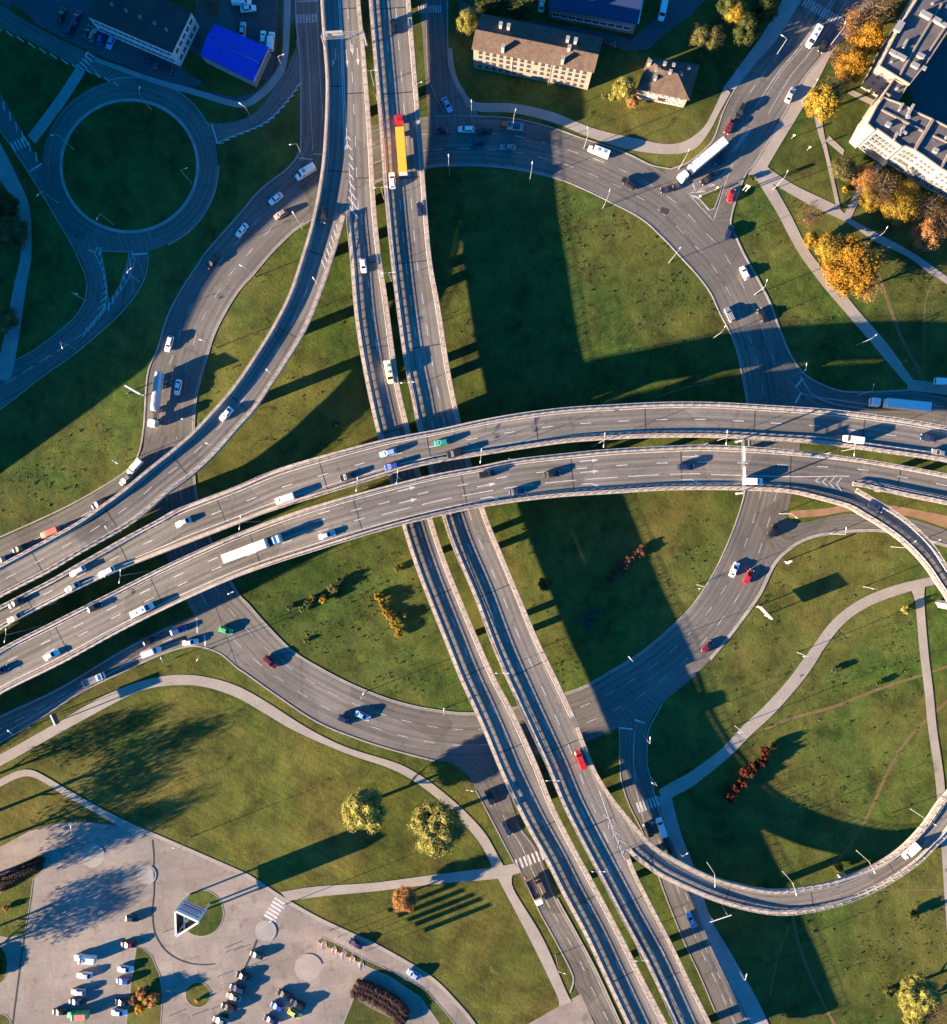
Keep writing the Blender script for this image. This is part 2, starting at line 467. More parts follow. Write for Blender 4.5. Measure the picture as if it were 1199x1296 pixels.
def leaves(name, a, b_, c):
    m, t, b = nmat(name, 0.75, 0.2)
    g = N(t, "ShaderNodeNewGeometry")
    f = g.outputs["Random Per Island"]
    oi = N(t, "ShaderNodeObjectInfo")
    f2 = mathn(t, 'ADD', mathn(t, 'MULTIPLY', f, 0.6), mathn(t, 'MULTIPLY', noise(t, 0.45, 3, 0.6, g.outputs["Position"]), 0.4))
    col = ramp(t, f2, [(0.15, a), (0.5, b_), (0.85, c)])
    hv = N(t, "ShaderNodeHueSaturation"); t.links.new(col, hv.inputs["Color"])
    t.links.new(mathn(t, 'ADD', mathn(t, 'MULTIPLY', oi.outputs["Random"], 0.3), 0.85), hv.inputs["Value"])
    t.links.new(hv.outputs[0], b.inputs["Base Color"])
    tr = N(t, "ShaderNodeBsdfTranslucent"); t.links.new(hv.outputs[0], tr.inputs["Color"])
    ms = N(t, "ShaderNodeMixShader"); ms.inputs[0].default_value = 0.35
    t.links.new(b.outputs[0], ms.inputs[1]); t.links.new(tr.outputs[0], ms.inputs[2]); t.links.new(ms.outputs[0], t.nodes["Material Output"].inputs["Surface"])
leaves('leaf_willow', (0.15, 0.145, 0.035), (0.25, 0.235, 0.05), (0.33, 0.30, 0.075))
leaves('leaf_green', (0.025, 0.04, 0.01), (0.06, 0.075, 0.018), (0.10, 0.11, 0.03))
leaves('leaf_olive', (0.07, 0.07, 0.025), (0.12, 0.11, 0.035), (0.19, 0.17, 0.06))
leaves('leaf_yellow', (0.19, 0.12, 0.014), (0.30, 0.20, 0.02), (0.40, 0.28, 0.04))
leaves('leaf_orange', (0.20, 0.095, 0.010), (0.34, 0.175, 0.014), (0.44, 0.255, 0.03))
leaves('leaf_peach', (0.24, 0.11, 0.035), (0.37, 0.18, 0.055), (0.46, 0.26, 0.10))
leaves('leaf_brown', (0.075, 0.041, 0.019), (0.135, 0.075, 0.038), (0.203, 0.120, 0.060))
leaves('leaf_red', (0.04, 0.010, 0.007), (0.085, 0.020, 0.010), (0.14, 0.042, 0.018))
leaves('leaf_hedge', (0.02, 0.012, 0.012), (0.045, 0.025, 0.022), (0.08, 0.045, 0.035))
leaves('leaf_weed', (0.035, 0.052, 0.012), (0.06, 0.08, 0.02), (0.11, 0.13, 0.05))
leaves('leaf_teal', (0.03, 0.05, 0.03), (0.06, 0.09, 0.05), (0.10, 0.14, 0.08))
# ------------------------------------------------------------------ ground, roads, paths
gv = [(-3000, -3000, 0), (3000, -3000, 0), (3000, 3000, 0), (-3000, 3000, 0)]
setting(mk('ground', gv, [(0, 1, 2, 3)], MAT['meadow']), 'rough green meadow around the interchange')

def line_mark(mb, st, f, m0, m1, w=0.16, on=None, off=0, dz=0.012, f2=None):
    m = m0
    while m < m1 - 0.3:
        e = min(m1, m + on) if on else m1
        k = max(2, int((e - m) / 2.5) + 1)
        pts = []
        for i in range(k):
            q = m + (e - m) * i / (k - 1)
            ff = f if f2 is None else f + (f2 - f) * (q - m0) / (m1 - m0)
            pts.append(st.at(q, ff, dz))
        v, fc = band(pts, w); mb.add(v, fc)
        m = e + (off if on else 1e9)
def px_line(mb, pts, z, w=0.16, on=None, off=0, smooth=True):
    p = [P(q[0], q[1], z) for q in (cr(pts) if smooth and len(pts) > 2 else [Vector(a) for a in pts])]
    d = [0.0]
    for a, b in zip(p, p[1:]): d.append(d[-1] + (b - a).length)
    def at(m):
        for i in range(len(d) - 1):
            if d[i + 1] >= m: return p[i].lerp(p[i + 1], (m - d[i]) / ((d[i + 1] - d[i]) or 1))
        return p[-1]
    m = 0
    while m < d[-1] - 0.2:
        e = min(d[-1], m + on) if on else d[-1]
        k = max(2, int((e - m) / 1.5) + 1)
        v, f = band([at(m + (e - m) * i / (k - 1)) for i in range(k)], w); mb.add(v, f)
        m = e + (off if on else 1e9)
def zebra(mb, a, b, blen, n, z, w=0.5):
    A, B = P(a[0], a[1], z), P(b[0], b[1], z); d = (B - A).normalized(); nr = Vector((-d.y, d.x, 0)) * (blen * S / 2)
    for i in range(n):
        c = A.lerp(B, i / (n - 1)); v, f = band([c - nr, c + nr], w); mb.add(v, f)
def hatch(mb, pts, n, ln, ang, z, w=0.3):
    p = resample(cr(pts) if len(pts) > 2 else [Vector(q) for q in pts], n)
    for i, c in enumerate(p):
        d = (p[min(i + 1, n - 1)] - p[max(i - 1, 0)]).normalized()
        a = math.atan2(d.y, d.x) + R(ang); e = Vector((math.cos(a), math.sin(a))) * (ln / 2)
        v, f = band([P(c.x - e.x, c.y - e.y, z), P(c.x + e.x, c.y + e.y, z)], w); mb.add(v, f)
def kerb(parent, pts, closed=False, w=0.28, h=0.14, mat='kerbstone', smooth=True):
    mb = MB()
    q = cr(pts, closed, 6) if smooth else [Vector(a) for a in pts]
    sweep(mb, [P(a.x, a.y, 0) for a in q], [(-w/2, 0.001), (w/2, 0.001), (w/2, h), (-w/2, h)], closed)
    o = mb.build('kerb', MAT[mat], parent)
    # the sweep can come out inside-out: Cycles shades both sides alike
    return o
def marks(parent, mb, mat='paint'):
    if mb.f: mb.build('lane_marking', MAT[mat], parent)

# --- ring road
RIN = [(545,212),(600,210),(650,214),(705,226),(740,240),(775,257),(812,277),(840,302),(865,329),(885,351),(900,372),(911,396),(924,421),(934,449),(940,479),(945,509),(948,560),(945,610),(936,648),(919,693),(899,733),(875,768),(850,793),(812,825),(775,848),(740,868),(712,878),(660,893),(600,902),(550,898),(500,887),(450,868),(405,845),(370,823),(337,790),(315,765),(300,748),(275,700),(255,650),(247,605),(246,545),(250,499),(262,454),(275,416),(300,372),(320,349),(342,323),(370,295),(392,280),(430,255),(484,228)]
ROUT = [(552,147),(600,147),(650,150),(700,162),(737,175),(775,187),(812,203),(845,222),(878,247),(898,268),(914,284),(930,299),(942,322),(961,356),(976,386),(986,414),(999,446),(1008,480),(1012,520),(1012,570),(1006,610),(999,640),(990,672),(977,715),(961,753),(931,795),(911,820),(899,835),(875,860),(850,880),(820,902),(784,920),(740,940),(700,951),(650,960),(600,964),(550,962),(500,950),(450,934),(400,913),(350,880),(312,853),(285,830),(260,800),(238,765),(215,715),(198,660),(186,600),(182,541),(187,474),(200,441),(212,401),(230,366),(250,336),(262,316),(300,275),(330,240),(362,215),(400,188),(450,166),(500,152)]
ring = Strip(RIN, ROUT, 0.030, closed=True)
ring_o = setting(ring.surface('ring_road', MAT['asphalt'], rows=3), 'three lane ring road under the viaducts')
mb = MB()
for f in (0.345, 0.665): line_mark(mb, ring, f, 0, ring.len, 0.17, 3.2, 4.6)
line_mark(mb, ring, 0.035, 0, ring.len, 0.14)
marks(ring_o, mb, 'worn_paint')
kerb(ring_o, RIN, True, 0.32)
kerb(ring_o, [(552,147),(600,147),(650,150),(700,162),(737,175),(775,187),(800,197),(825,209),(850,214)])
kerb(ring_o, [(931,298),(942,322),(961,356),(976,386),(986,414),(999,446),(1016,471),(1039,486),(1074,496),(1149,494)], w=0.5)
kerb(ring_o, [(899,834),(911,820),(931,795),(961,753),(981,713),(1006,690),(1034,678),(1079,672),(1119,672),(1160,680),(1210,694)], w=0.9)
kerb(ring_o, [(550,963),(500,950),(450,934),(400,913),(350,880),(312,853),(300,845),(280,828),(260,820),(240,818),(205,828),(150,853),(100,878),(50,910),(0,940),(-80,985)], w=0.4)

def road(name, L, Rt, z, label, mat='asphalt', closed=False):
    st = Strip(L, Rt, z, closed=closed, perp=False)
    return st, setting(st.surface(name, MAT[mat], rows=3), label)

slip, slip_o = road('slip_road', [(-80,720),(0,683),(75,649),(125,621),(160,597),(178,576),(190,545)], [(-80,762),(0,728),(50,705),(100,678),(160,645),(205,600),(235,560)], 0.044, 'slip road running out beside the curved ramp')
mb = MB(); line_mark(mb, slip, 0.45, 0, slip.len * 0.8, 0.17, 3.2, 4.6); marks(slip_o, mb)
kerb(slip_o, [(-80,716),(0,680),(75,646),(125,619),(160,596),(175,576),(182,541),(187,474),(200,441),(212,401),(230,366),(250,336),(262,318),(300,275),(330,240),(362,215),(378,196),(381,180),(381,120),(380,75),(375,25),(374,-30)], w=0.4)

nroad, nroad_o = road('side_street', [(374,-80),(374,0),(380,75),(381,120),(380,180),(368,208),(340,232),(318,252)], [(414,-80),(412,0),(414,60),(418,120),(420,190),(416,235),(402,268),(390,284)], 0.046, 'shaded side street beside the western viaduct')
mb = MB(); px_line(mb, [(402,-40),(403,60),(409,150)], 0.06, 0.15); px_line(mb, [(388,30),(392,100),(396,190)], 0.06, 0.15)
px_line(mb, [(376,2),(402,1)], 0.06, 0.4); px_line(mb, [(379,200),(396,202)], 0.06, 0.4); px_line(mb, [(397,195),(408,195)], 0.06, 0.4)
zebra(mb, (377,24), (400,23), 11, 7, 0.06, 0.5); marks(nroad_o, mb, 'worn_paint')

mroad, mroad_o = road('service_road', [(530,-80),(532,0),(536,60),(540,120),(545,168)], [(567,-80),(567,0),(567,62),(572,95),(586,122),(612,152)], 0.048, 'shaded service road on the right of the eastern viaduct')
mb = MB(); zebra(mb, (530,12), (558,11), 9, 10, 0.062, 0.4); px_line(mb, [(540,-40),(541,80),(550,118),(568,150)], 0.062, 0.14); marks(mroad_o, mb, 'worn_paint')
kerb(mroad_o, [(567,-60),(567,62),(572,95),(585,119),(603,144)], w=0.3)

avenue, av_o = road('avenue', [(1040,-60),(1014,0),(982,50),(954,82),(931,112),(916,140),(906,170),(895,185),(870,205),(838,216)], [(1125,-60),(1089,5),(1066,36),(1039,73),(1016,101),(991,147),(956,206),(942,228),(931,253),(925,283),(932,302)], 0.050, 'wide avenue joining the ring road at the upper right')
mb = MB()
for f, w, on, off in ((0.50, 0.2, None, 0), (0.27, 0.16, 2.5, 3.5), (0.75, 0.16, None, 0)): line_mark(mb, avenue, f, 0, avenue.len * 0.62, w, on, off)
line_mark(mb, avenue, 0.55, 0, avenue.len * 0.6, 0.16)
zebra(mb, (1019,2), (1064,28), 12, 15, 0.066, 0.42)
hatch(mb, [(945,168),(930,190)], 7, 9, 35, 0.066, 0.3)
px_line(mb, [(928,206),(917,235),(904,278)], 0.066, 0.2, smooth=False); px_line(mb, [(872,245),(889,240),(926,212)], 0.066, 0.2, smooth=False)
px_line(mb, [(877,232),(880,241)], 0.066, 0.45); px_line(mb, [(872,246),(903,279)], 0.066, 0.2)
px_line(mb, [(880,243),(893,242)], 0.066, 0.5); px_line(mb, [(893,236),(905,234)], 0.066, 0.5); px_line(mb, [(873,247),(884,250)], 0.066, 0.5)
marks(av_o, mb, 'worn_paint')
av_isl = setting(poly('traffic_island', [(883,249),(898,243),(914,236),(909,252),(904,264),(898,266)], 0.13, MAT['meadow']), 'grass traffic island where the avenue meets the ring')
kerb(av_isl, [(883,249),(898,243),(914,236),(909,252),(904,264),(898,266)], True, 0.35, 0.16, smooth=False)
kerb(av_o, [(1092,3),(1066,36),(1039,73),(1016,101),(991,147),(956,206),(945,219),(931,255),(925,283),(931,298)], w=0.35)
kerb(av_o, [(1014,0),(982,50),(954,82),(931,112),(916,140),(905,172),(893,188),(872,205),(850,214)], w=0.35)

eroad, er_o = road('east_road', [(985,440),(999,452),(1016,473),(1039,488),(1074,497),(1149,495),(1199,503),(1290,523)], [(985,590),(1010,560),(1050,552),(1100,550),(1150,548),(1199,555),(1290,575)], 0.052, 'road leaving the ring eastward under the upper deck')
mb = MB(); px_line(mb, [(1016,479),(1007,490)], 0.068, 0.5); px_line(mb, [(1014,497),(1007,510)], 0.068, 0.5)
px_line(mb, [(1013,476),(1030,500),(1058,506),(1100,512)], 0.068, 0.2); px_line(mb, [(1014,497),(1060,512),(1100,518)], 0.068, 0.14); px_line(mb, [(1150,509),(1199,516),(1260,530)], 0.068, 0.16, 3, 4); marks(er_o, mb)

esl, es_o = road('exit_road', [(1290,690),(1210,674),(1150,656),(1081,650),(1049,654),(1006,662),(985,640)], [(1290,712),(1210,695),(1160,681),(1119,673),(1079,673),(1034,679),(1006,691),(981,714),(958,757)], 0.054, 'lower road curving from the ring under the exit ramp')

se, se_o = road('lower_road', [(770,905),(784,926),(785,970),(787,990),(797,1020),(812,1050),(825,1082),(840,1127),(865,1190),(887,1237),(905,1280),(930,1340)], [(862,868),(830,900),(820,923),(819,948),(820,972),(830,1004),(842,1042),(855,1072),(872,1112),(899,1192),(924,1244),(949,1294),(975,1345)], 0.056, 'shaded road running down from the ring at the lower right')
mb = MB(); line_mark(mb, se, 0.5, 14, se.len, 0.15, 3, 4); line_mark(mb, se, 0.93, 30, se.len, 0.15); line_mark(mb, se, 0.72, 60, se.len, 0.15, 2, 6)
px_line(mb, [(784,921),(801,923)], 0.072, 0.45); px_line(mb, [(803,911),(816,915)], 0.072, 0.45); px_line(mb, [(813,1045),(838,1038)], 0.072, 0.6)
zebra(mb, (808,1022), (832,1014), 13, 7, 0.072, 0.5); px_line(mb, [(803,924),(803,985),(815,1040)], 0.072, 0.15); marks(se_o, mb)
kerb(se_o, [(838,892),(822,922),(819,948),(820,972),(828,998)], w=0.3); kerb(se_o, [(784,922),(785,970),(787,990),(797,1020),(812,1050),(825,1082),(840,1127),(865,1190),(887,1237),(905,1280)], w=0.3)

kr, kr_o = road('lower_side_road', [(565,962),(590,978),(602,1000),(612,1018),(632,1056),(654,1099),(680,1149),(700,1186),(720,1224),(728,1247),(755,1296),(775,1335)], [(640,960),(645,1005),(660,1047),(682,1077),(705,1137),(730,1182),(755,1229),(785,1294),(806,1335)], 0.058, 'narrow road along the left of the lower viaduct')
mb = MB(); zebra(mb, (655,1094), (686,1082), 13, 7, 0.074, 0.6); line_mark(mb, kr, 0.52, 18, kr.len * 0.5, 0.15); line_mark(mb, kr, 0.55, kr.len * 0.52, kr.len, 0.14, 3, 5); line_mark(mb, kr, 0.9, 20, kr.len, 0.14); marks(kr_o, mb)
kerb(kr_o, [(602,1000),(612,1018),(632,1056),(654,1098)], w=0.3); kerb(kr_o, [(664,1110),(680,1148),(700,1185),(720,1223),(726,1240),(722,1256)], w=0.35); kerb(kr_o, [(705,1137),(730,1182),(755,1229),(785,1294),(800,1325)], w=0.5)

jr, jr_o = road('approach_road', [(-90,950),(0,905),(75,870),(150,825),(207,795),(252,776),(270,760)], [(-90,987),(0,941),(50,911),(100,879),(150,854),(205,829),(240,819),(268,822),(300,842)], 0.060, 'approach road coming in along the lower left of the upper deck')
mb = MB(); line_mark(mb, jr, 0.08, 0, jr.len * 0.88, 0.16); line_mark(mb, jr, 0.5, 0, jr.len * 0.86, 0.15, 3, 4); line_mark(mb, jr, 0.72, 0, jr.len * 0.86, 0.15)
px_line(mb, [(249,782),(250,801)], 0.076, 0.5); px_line(mb, [(259,803),(260,820)], 0.076, 0.5); marks(jr_o, mb)

# --- little roundabout and its arms
def circ(cx, cy, rx, ry=None, n=28): return [(cx + rx * math.cos(2*math.pi*k/n), cy + (ry or rx) * math.sin(2*math.pi*k/n)) for k in range(n)]
rb = Strip(circ(164, 210, 85, 82), circ(165, 210, 111, 110), 0.034, closed=True)
rb_o = setting(rb.surface('roundabout', MAT['asphalt'], rows=3), 'shaded roundabout with a round grass island')
kerb(rb_o, circ(164, 210, 86.5, 83.5), True, 0.9, 0.12, 'kerbstone'); kerb(rb_o, circ(164, 210, 113, 112)[20:27], False, 0.3); kerb(rb_o, circ(165, 210, 112, 111)[0:6], False, 0.3)
r1, r1_o = road('north_west_road', [(-80,-45),(0,5),(40,30),(80,52),(120,70),(160,88),(197,105),(210,111)], [(-80,-10),(0,34),(50,58),(97,84),(140,103),(150,111),(152,114)], 0.036, 'shaded road entering the roundabout from the upper left')
mb = MB(); hatch(mb, [(-30,22),(3,38),(50,62),(96,85)], 10, 11, 12, 0.05, 0.3); hatch(mb, [(112,90),(147,106)], 4, 9, 12, 0.05, 0.3); zebra(mb, (102,86), (116,70), 13, 5, 0.05, 0.4); marks(r1_o, mb)
r2, r2_o = road('west_road', [(-60,85),(0,162),(25,200),(50,238),(75,280),(100,322)], [(-60,30),(0,118),(20,152),(48,202),(66,230),(90,270)], 0.038, 'shaded road entering the roundabout from the left')
mb = MB(); hatch(mb, [(-20,96),(0,126),(22,162),(46,198)], 9, 12, 25, 0.052, 0.3); zebra(mb, (17,186), (33,178), 13, 5, 0.052, 0.4); px_line(mb, [(38,217),(53,207)], 0.052, 0.4); marks(r2_o, mb)
r3, r3_o = road('connecting_road', [(255,150),(272,156),(300,153),(325,141),(350,108),(367,76),(378,40)], [(262,190),(276,181),(300,171),(337,156),(365,126),(384,98),(390,60)], 0.040, 'shaded road linking the roundabout to the side street')
mb = MB(); hatch(mb, [(279,181),(300,171),(337,155),(362,130),(379,108)], 15, 9, 20, 0.054, 0.3); px_line(mb, [(268,157),(275,180)], 0.054, 0.35); px_line(mb, [(275,180),(300,170),(337,154),(364,127),(380,104)], 0.054, 0.18); marks(r3_o, mb)
r4, r4_o = road('south_west_road', [(92,300),(100,322),(112,356),(107,386),(87,411),(42,446),(0,468),(-80,510)], [(200,290),(187,323),(180,354),(155,391),(100,441),(50,477),(0,517),(-80,562)], 0.042, 'shaded road leaving the roundabout towards the lower left')
mb = MB(); hatch(mb, [(127,318),(132,340),(134,368),(128,388)], 8, 11, 30, 0.056, 0.3); hatch(mb, [(168,322),(160,345),(148,370),(138,388)], 8, 11, -28, 0.056, 0.3); hatch(mb, [(132,390),(122,404),(108,420)], 5, 13, -20, 0.056, 0.3)
px_line(mb, [(108,420),(80,440),(50,458),(0,490),(-60,520)], 0.056, 0.15, 4, 2); px_line(mb, [(112,316),(122,320),(124,313)], 0.056, 0.3, smooth=False); px_line(mb, [(167,322),(187,321)], 0.056, 0.4)
px_line(mb, [(120,320),(132,350),(133,385),(108,420)], 0.056, 0.16); px_line(mb, [(172,325),(164,350),(145,378),(110,420)], 0.056, 0.16); marks(r4_o, mb)
isl = setting(poly('splitter_island', [(128,318),(164,319),(160,340),(152,362),(138,382),(134,350)], 0.13, MAT['meadow']), 'grass island between the two lower arms of the roundabout')
kerb(isl, [(128,318),(164,319),(160,340),(152,362),(138,382),(134,350)], True, 0.3, 0.15, smooth=False)
for pts in ([(97,322),(110,356),(105,386),(86,410),(42,444),(0,466),(-60,497)], [(189,323),(182,355),(157,392),(102,442),(52,478),(0,518),(-60,552)], [(0,164),(25,201),(50,240),(75,282),(98,322)]): kerb(r4_o, pts)

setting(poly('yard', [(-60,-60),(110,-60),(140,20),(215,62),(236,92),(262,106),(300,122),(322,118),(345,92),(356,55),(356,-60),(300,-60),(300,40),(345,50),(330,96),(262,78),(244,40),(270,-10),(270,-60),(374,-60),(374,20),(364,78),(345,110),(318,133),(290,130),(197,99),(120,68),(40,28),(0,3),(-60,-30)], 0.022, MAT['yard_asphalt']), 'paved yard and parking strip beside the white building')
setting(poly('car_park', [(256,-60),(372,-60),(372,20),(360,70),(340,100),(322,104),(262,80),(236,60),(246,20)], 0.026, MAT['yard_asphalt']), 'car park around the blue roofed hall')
for nm, pts in (('verge', [(120,71),(140,78),(197,100),(194,104),(160,90),(118,74)]), ('verge', [(246,112),(265,96),(315,112),(300,124)]), ('verge', [(352,-20),(357,-20),(357,60),(346,96),(352,40)]), ('verge', [(366,30),(373,28),(375,60),(362,92)]),
                ('verge', [(15,4),(44,26),(40,31),(12,13)])):
    setting(poly(nm, pts, 0.05, MAT['meadow']), 'narrow grass verge beside the paved yard')
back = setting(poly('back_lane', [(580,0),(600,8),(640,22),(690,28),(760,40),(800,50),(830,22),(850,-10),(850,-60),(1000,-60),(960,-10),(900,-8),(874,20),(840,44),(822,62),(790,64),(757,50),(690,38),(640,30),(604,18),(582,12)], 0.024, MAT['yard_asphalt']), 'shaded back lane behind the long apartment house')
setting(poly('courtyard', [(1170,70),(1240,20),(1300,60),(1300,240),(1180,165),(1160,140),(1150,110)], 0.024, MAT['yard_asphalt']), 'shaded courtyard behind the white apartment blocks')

# --- footpaths
NP = [0]
def path(name, L, Rt, label, mat='path'):
    NP[0] += 1
    st = Strip(L, Rt, 0.070 + 0.004 * NP[0], step=7, perp=False)
    return setting(st.surface(name, MAT[mat], rows=2), label)
path('footpath', [(572,60),(577,92),(586,112),(602,129),(650,131),(700,142),(750,162),(800,174),(840,182),(866,179),(888,164),(900,146),(917,110)], [(567,62),(571,95),(584,121),(600,140),(650,143),(700,155),(750,175),(800,190),(850,195),(880,188),(899,165),(912,140),(925,117)], 'footpath round the lawn in front of the long apartment house')
path('pavement', [(915,112),(940,78),(966,42),(996,-10),(1020,-60)], [(930,113),(953,82),(981,50),(1013,0),(1040,-50)], 'pavement on the left side of the avenue', 'grey_concrete')
path('pavement', [(1100,-8),(1068,36),(1040,73),(1017,101),(992,147),(957,206),(947,220)], [(1108,12),(1082,40),(1058,60),(1035,103),(1017,135),(975,205),(962,232)], 'broad pavement on the right side of the avenue')
path('footpath', [(968,208),(982,219),(1011,237),(1059,260),(1074,275),(1124,302),(1159,322),(1199,350),(1290,415)], [(962,222),(991,240),(1036,265),(1071,281),(1107,305),(1149,325),(1174,344),(1199,360),(1285,422)], 'footpath running from the avenue to the right under the autumn trees')
path('footpath', [(955,222),(963,236),(984,270),(1009,317),(1040,360),(1074,400),(1114,447),(1140,478),(1155,494)], [(966,212),(977,230),(999,268),(1026,320),(1059,359),(1089,396),(1124,436),(1157,482),(1166,492)], 'long straight footpath down to the east road')
path('footpath', [(1150,480),(1199,486),(1290,500)], [(1148,494),(1199,500),(1290,516)], 'footpath along the top of the east road')
path('footpath', [(1029,140),(1036,170),(1044,195),(1059,264)], [(1041,136),(1042,162),(1050,200),(1065,268)], 'short footpath through the grass triangle')
path('footpath', [(1045,178),(1067,197)], [(1050,172),(1069,190)], 'short spur of footpath by the green bush')
path('footpath', [(1068,272),(1091,230),(1110,205)], [(1076,278),(1098,235),(1120,208)], 'footpath up to the door of the white apartment block')
path('footpath', [(1072,118),(1107,135)], [(1080,114),(1110,128)], 'short footpath across the grass by the apartment gable')
path('footpath', [(-90,1000),(0,955),(75,913),(137,878),(187,860),(225,854),(262,857),(300,868),(337,888),(387,920),(437,945),(500,965),(525,977),(545,990),(570,1010),(592,1030),(615,1056),(632,1086),(640,1100)], [(-90,1018),(0,970),(75,928),(145,890),(182,873),(225,867),(262,870),(300,883),(332,901),(375,926),(437,953),(487,970),(515,983),(540,1000),(567,1022),(588,1043),(608,1068),(620,1090),(624,1102)], 'long curving footpath along the edge of the lower lawn')
path('footpath', [(355,1129),(400,1122),(475,1117),(550,1107),(622,1098),(655,1092)], [(365,1140),(412,1134),(475,1128),(550,1119),(630,1112),(660,1104)], 'footpath across the lawn below the willows')
path('footpath', [(628,1108),(640,1130),(675,1197),(705,1260),(708,1274)], [(650,1105),(650,1125),(687,1187),(717,1255),(724,1268)], 'straight footpath down to the paved corner')
path('footpath', [(834,1000),(850,990),(875,976),(914,947),(938,921),(968,893),(998,860),(1014,838),(1029,818),(1046,794),(1066,774),(1096,755),(1132,741),(1174,731),(1200,727)], [(840,1018),(855,1007),(880,993),(922,959),(950,931),(980,903),(1011,868),(1029,844),(1042,823),(1058,801),(1077,782),(1105,765),(1140,752),(1178,741),(1204,737)], 'curving footpath across the right hand meadow')
path('footpath', [(1150,742),(1158,760),(1164,823),(1170,873),(1175,923),(1182,970),(1185,997),(1192,1077),(1196,1140),(1203,1230)], [(1172,738),(1170,760),(1175,823),(1181,873),(1186,923),(1193,970),(1196,997),(1202,1077),(1207,1140),(1214,1230)], 'straight footpath down the right edge of the meadow')
path('pavement', [(832,1008),(838,1030),(848,1062),(860,1090),(880,1140),(899,1193),(924,1244),(949,1294),(975,1345)], [(850,1006),(854,1025),(864,1060),(880,1100),(899,1160),(924,1204),(944,1238),(966,1280),(990,1335)], 'shaded pavement along the lower right road', 'grey_concrete')
path('footpath', [(96,86),(70,125),(35,172)], [(108,92),(82,132),(45,182)], 'shaded footpath between two arms of the roundabout', 'grey_concrete')
path('footpath', [(120,72),(197,99),(245,112),(300,128),(322,120),(348,92),(358,60),(360,-40)], [(120,78),(197,106),(245,120),(302,136),(330,126),(356,98),(366,60),(369,-40)], 'shaded footpath between the yard and the roundabout', 'grey_concrete')
path('footpath', [(-30,130),(0,180),(25,230),(38,265),(40,322),(34,360),(17,468),(5,482)], [(-40,180),(0,228),(14,250),(24,280),(26,322),(17,365),(0,450),(-12,476)], 'shaded path at the left edge beside the roundabout', 'grey_concrete')
path('footpath', [(-80,1028),(0,986),(25,975),(42,975),(60,984),(87,1000),(130,1024),(187,1052)], [(-80,1040),(0,996),(25,984),(40,983),(57,991),(82,1007),(125,1031),(178,1062)], 'thin footpath from the left edge to the paved square')
for pts, wd in (([(965,925),(1000,910),(1060,893),(1110,873),(1165,855),(1240,830)], 1.2), ([(1250,850),(1199,888),(1150,935),(1125,975),(1095,1040),(1072,1075),(1050,1098)], 1.3), ([(1095,305),(1120,370),(1140,425),(1160,462),(1170,484)], 1.6), ([(1190,240),(1170,262),(1150,300)], 0.9), ([(1003,1155),(1010,1190),(1028,1240),(1058,1300),(1080,1340)], 1.1), ([(1000,1170),(985,1210),(975,1260)], 0.7), ([(1115,1127),(1199,1126),(1240,1128)], 0.7), ([(110,518),(140,556),(165,585)], 0.35), ([(832,502),(870,490),(905,484)], 0.5), ([(1190,345),(1172,380),(1170,450)], 0.5)):
    v, f = band([P(q.x, q.y, 0.010 + wd * 0.002) for q in cr(pts)], wd * 0.7)
    o = mk('dirt_trail', v, f, MAT['trail']); fix_up(o); setting(o, 'narrow trodden dirt trail through the meadow grass')

# --- lawn, bare soil, paved square
lawn = setting(poly('lawn', [(-90,1025),(0,972),(75,930),(145,892),(182,876),(225,870),(262,873),(300,886),(375,928),(437,955),(487,972),(515,986),(560,1018),(605,1066),(622,1100),(655,1098),(700,1186),(728,1262),(640,1310),(600,1310),(550,1242),(475,1197),(360,1139),(187,1054),(130,1042),(60,1045),(0,1072),(-90,1100)], 0.008, MAT['lawn']), 'mown yellowish green lawn at the lower left')
setting(poly('lawn_edge', [(-90,985),(0,942),(100,880),(150,855),(205,830),(245,821),(285,832),(350,882),(400,915),(450,936),(550,964),(590,985),(620,1040),(600,1040),(560,1000),(500,966),(387,921),(300,869),(225,855),(137,879),(0,956),(-90,1002)], 0.008, MAT['lawn']), 'grass strip between the ring road and the footpath')
setting(poly('bare_soil', [(1002,655),(1003,647),(1040,644),(1085,638),(1130,640),(1210,655),(1300,672),(1300,688),(1210,671),(1150,653),(1081,647),(1040,653)], 0.012, MAT['soil'], True), 'strip of bare orange soil under the exit ramp')
sq = setting(poly('paved_square', [(-90,1118),(0,1072),(37,1052),(75,1042),(100,1040),(137,1043),(175,1051),(187,1054),(300,1103),(320,1113),(360,1139),(400,1162),(440,1181),(475,1197),(520,1222),(550,1242),(575,1267),(600,1297),(625,1340),(-90,1340)], 0.018, MAT['paving']), 'large pale paved square and car park at the lower left')
kerb(sq, [(178,1050),(187,1053),(300,1102),(320,1112),(360,1138),(400,1161),(440,1180),(475,1196),(520,1221),(550,1241),(575,1266),(600,1296),(622,1335)], w=1.0, h=0.12, mat='path')
setting(poly('paved_corner', [(600,1340),(625,1318),(665,1298),(700,1278),(735,1258),(752,1294),(772,1340)], 0.064, MAT['paving']), 'paved corner at the bottom between footpath and road')
mb = MB(); zebra(mb, (342,1162), (355,1141), 17, 6, 0.034, 0.75); marks(sq, mb)
def island(pts, label, mat='lawn', smooth=True, name='grass_island'):
    o = setting(poly(name, pts, 0.06, MAT[mat], smooth), label)
    kerb(o, pts, True, 0.22, 0.07, smooth=smooth); return o
island([(-60,1165),(0,1131),(20,1104),(42,1089),(56,1091),(56,1100),(42,1113),(38,1145),(31,1183),(10,1187),(0,1185),(-60,1190)], 'grass island behind the long dark hedge at the left edge', smooth=False)
island(circ(-6, 1221, 16, 26, 12), 'half seen rounded grass bed at the left edge of the square')
island(circ(0, 1300, 15, 17, 12), 'grass bed in the bottom left corner')
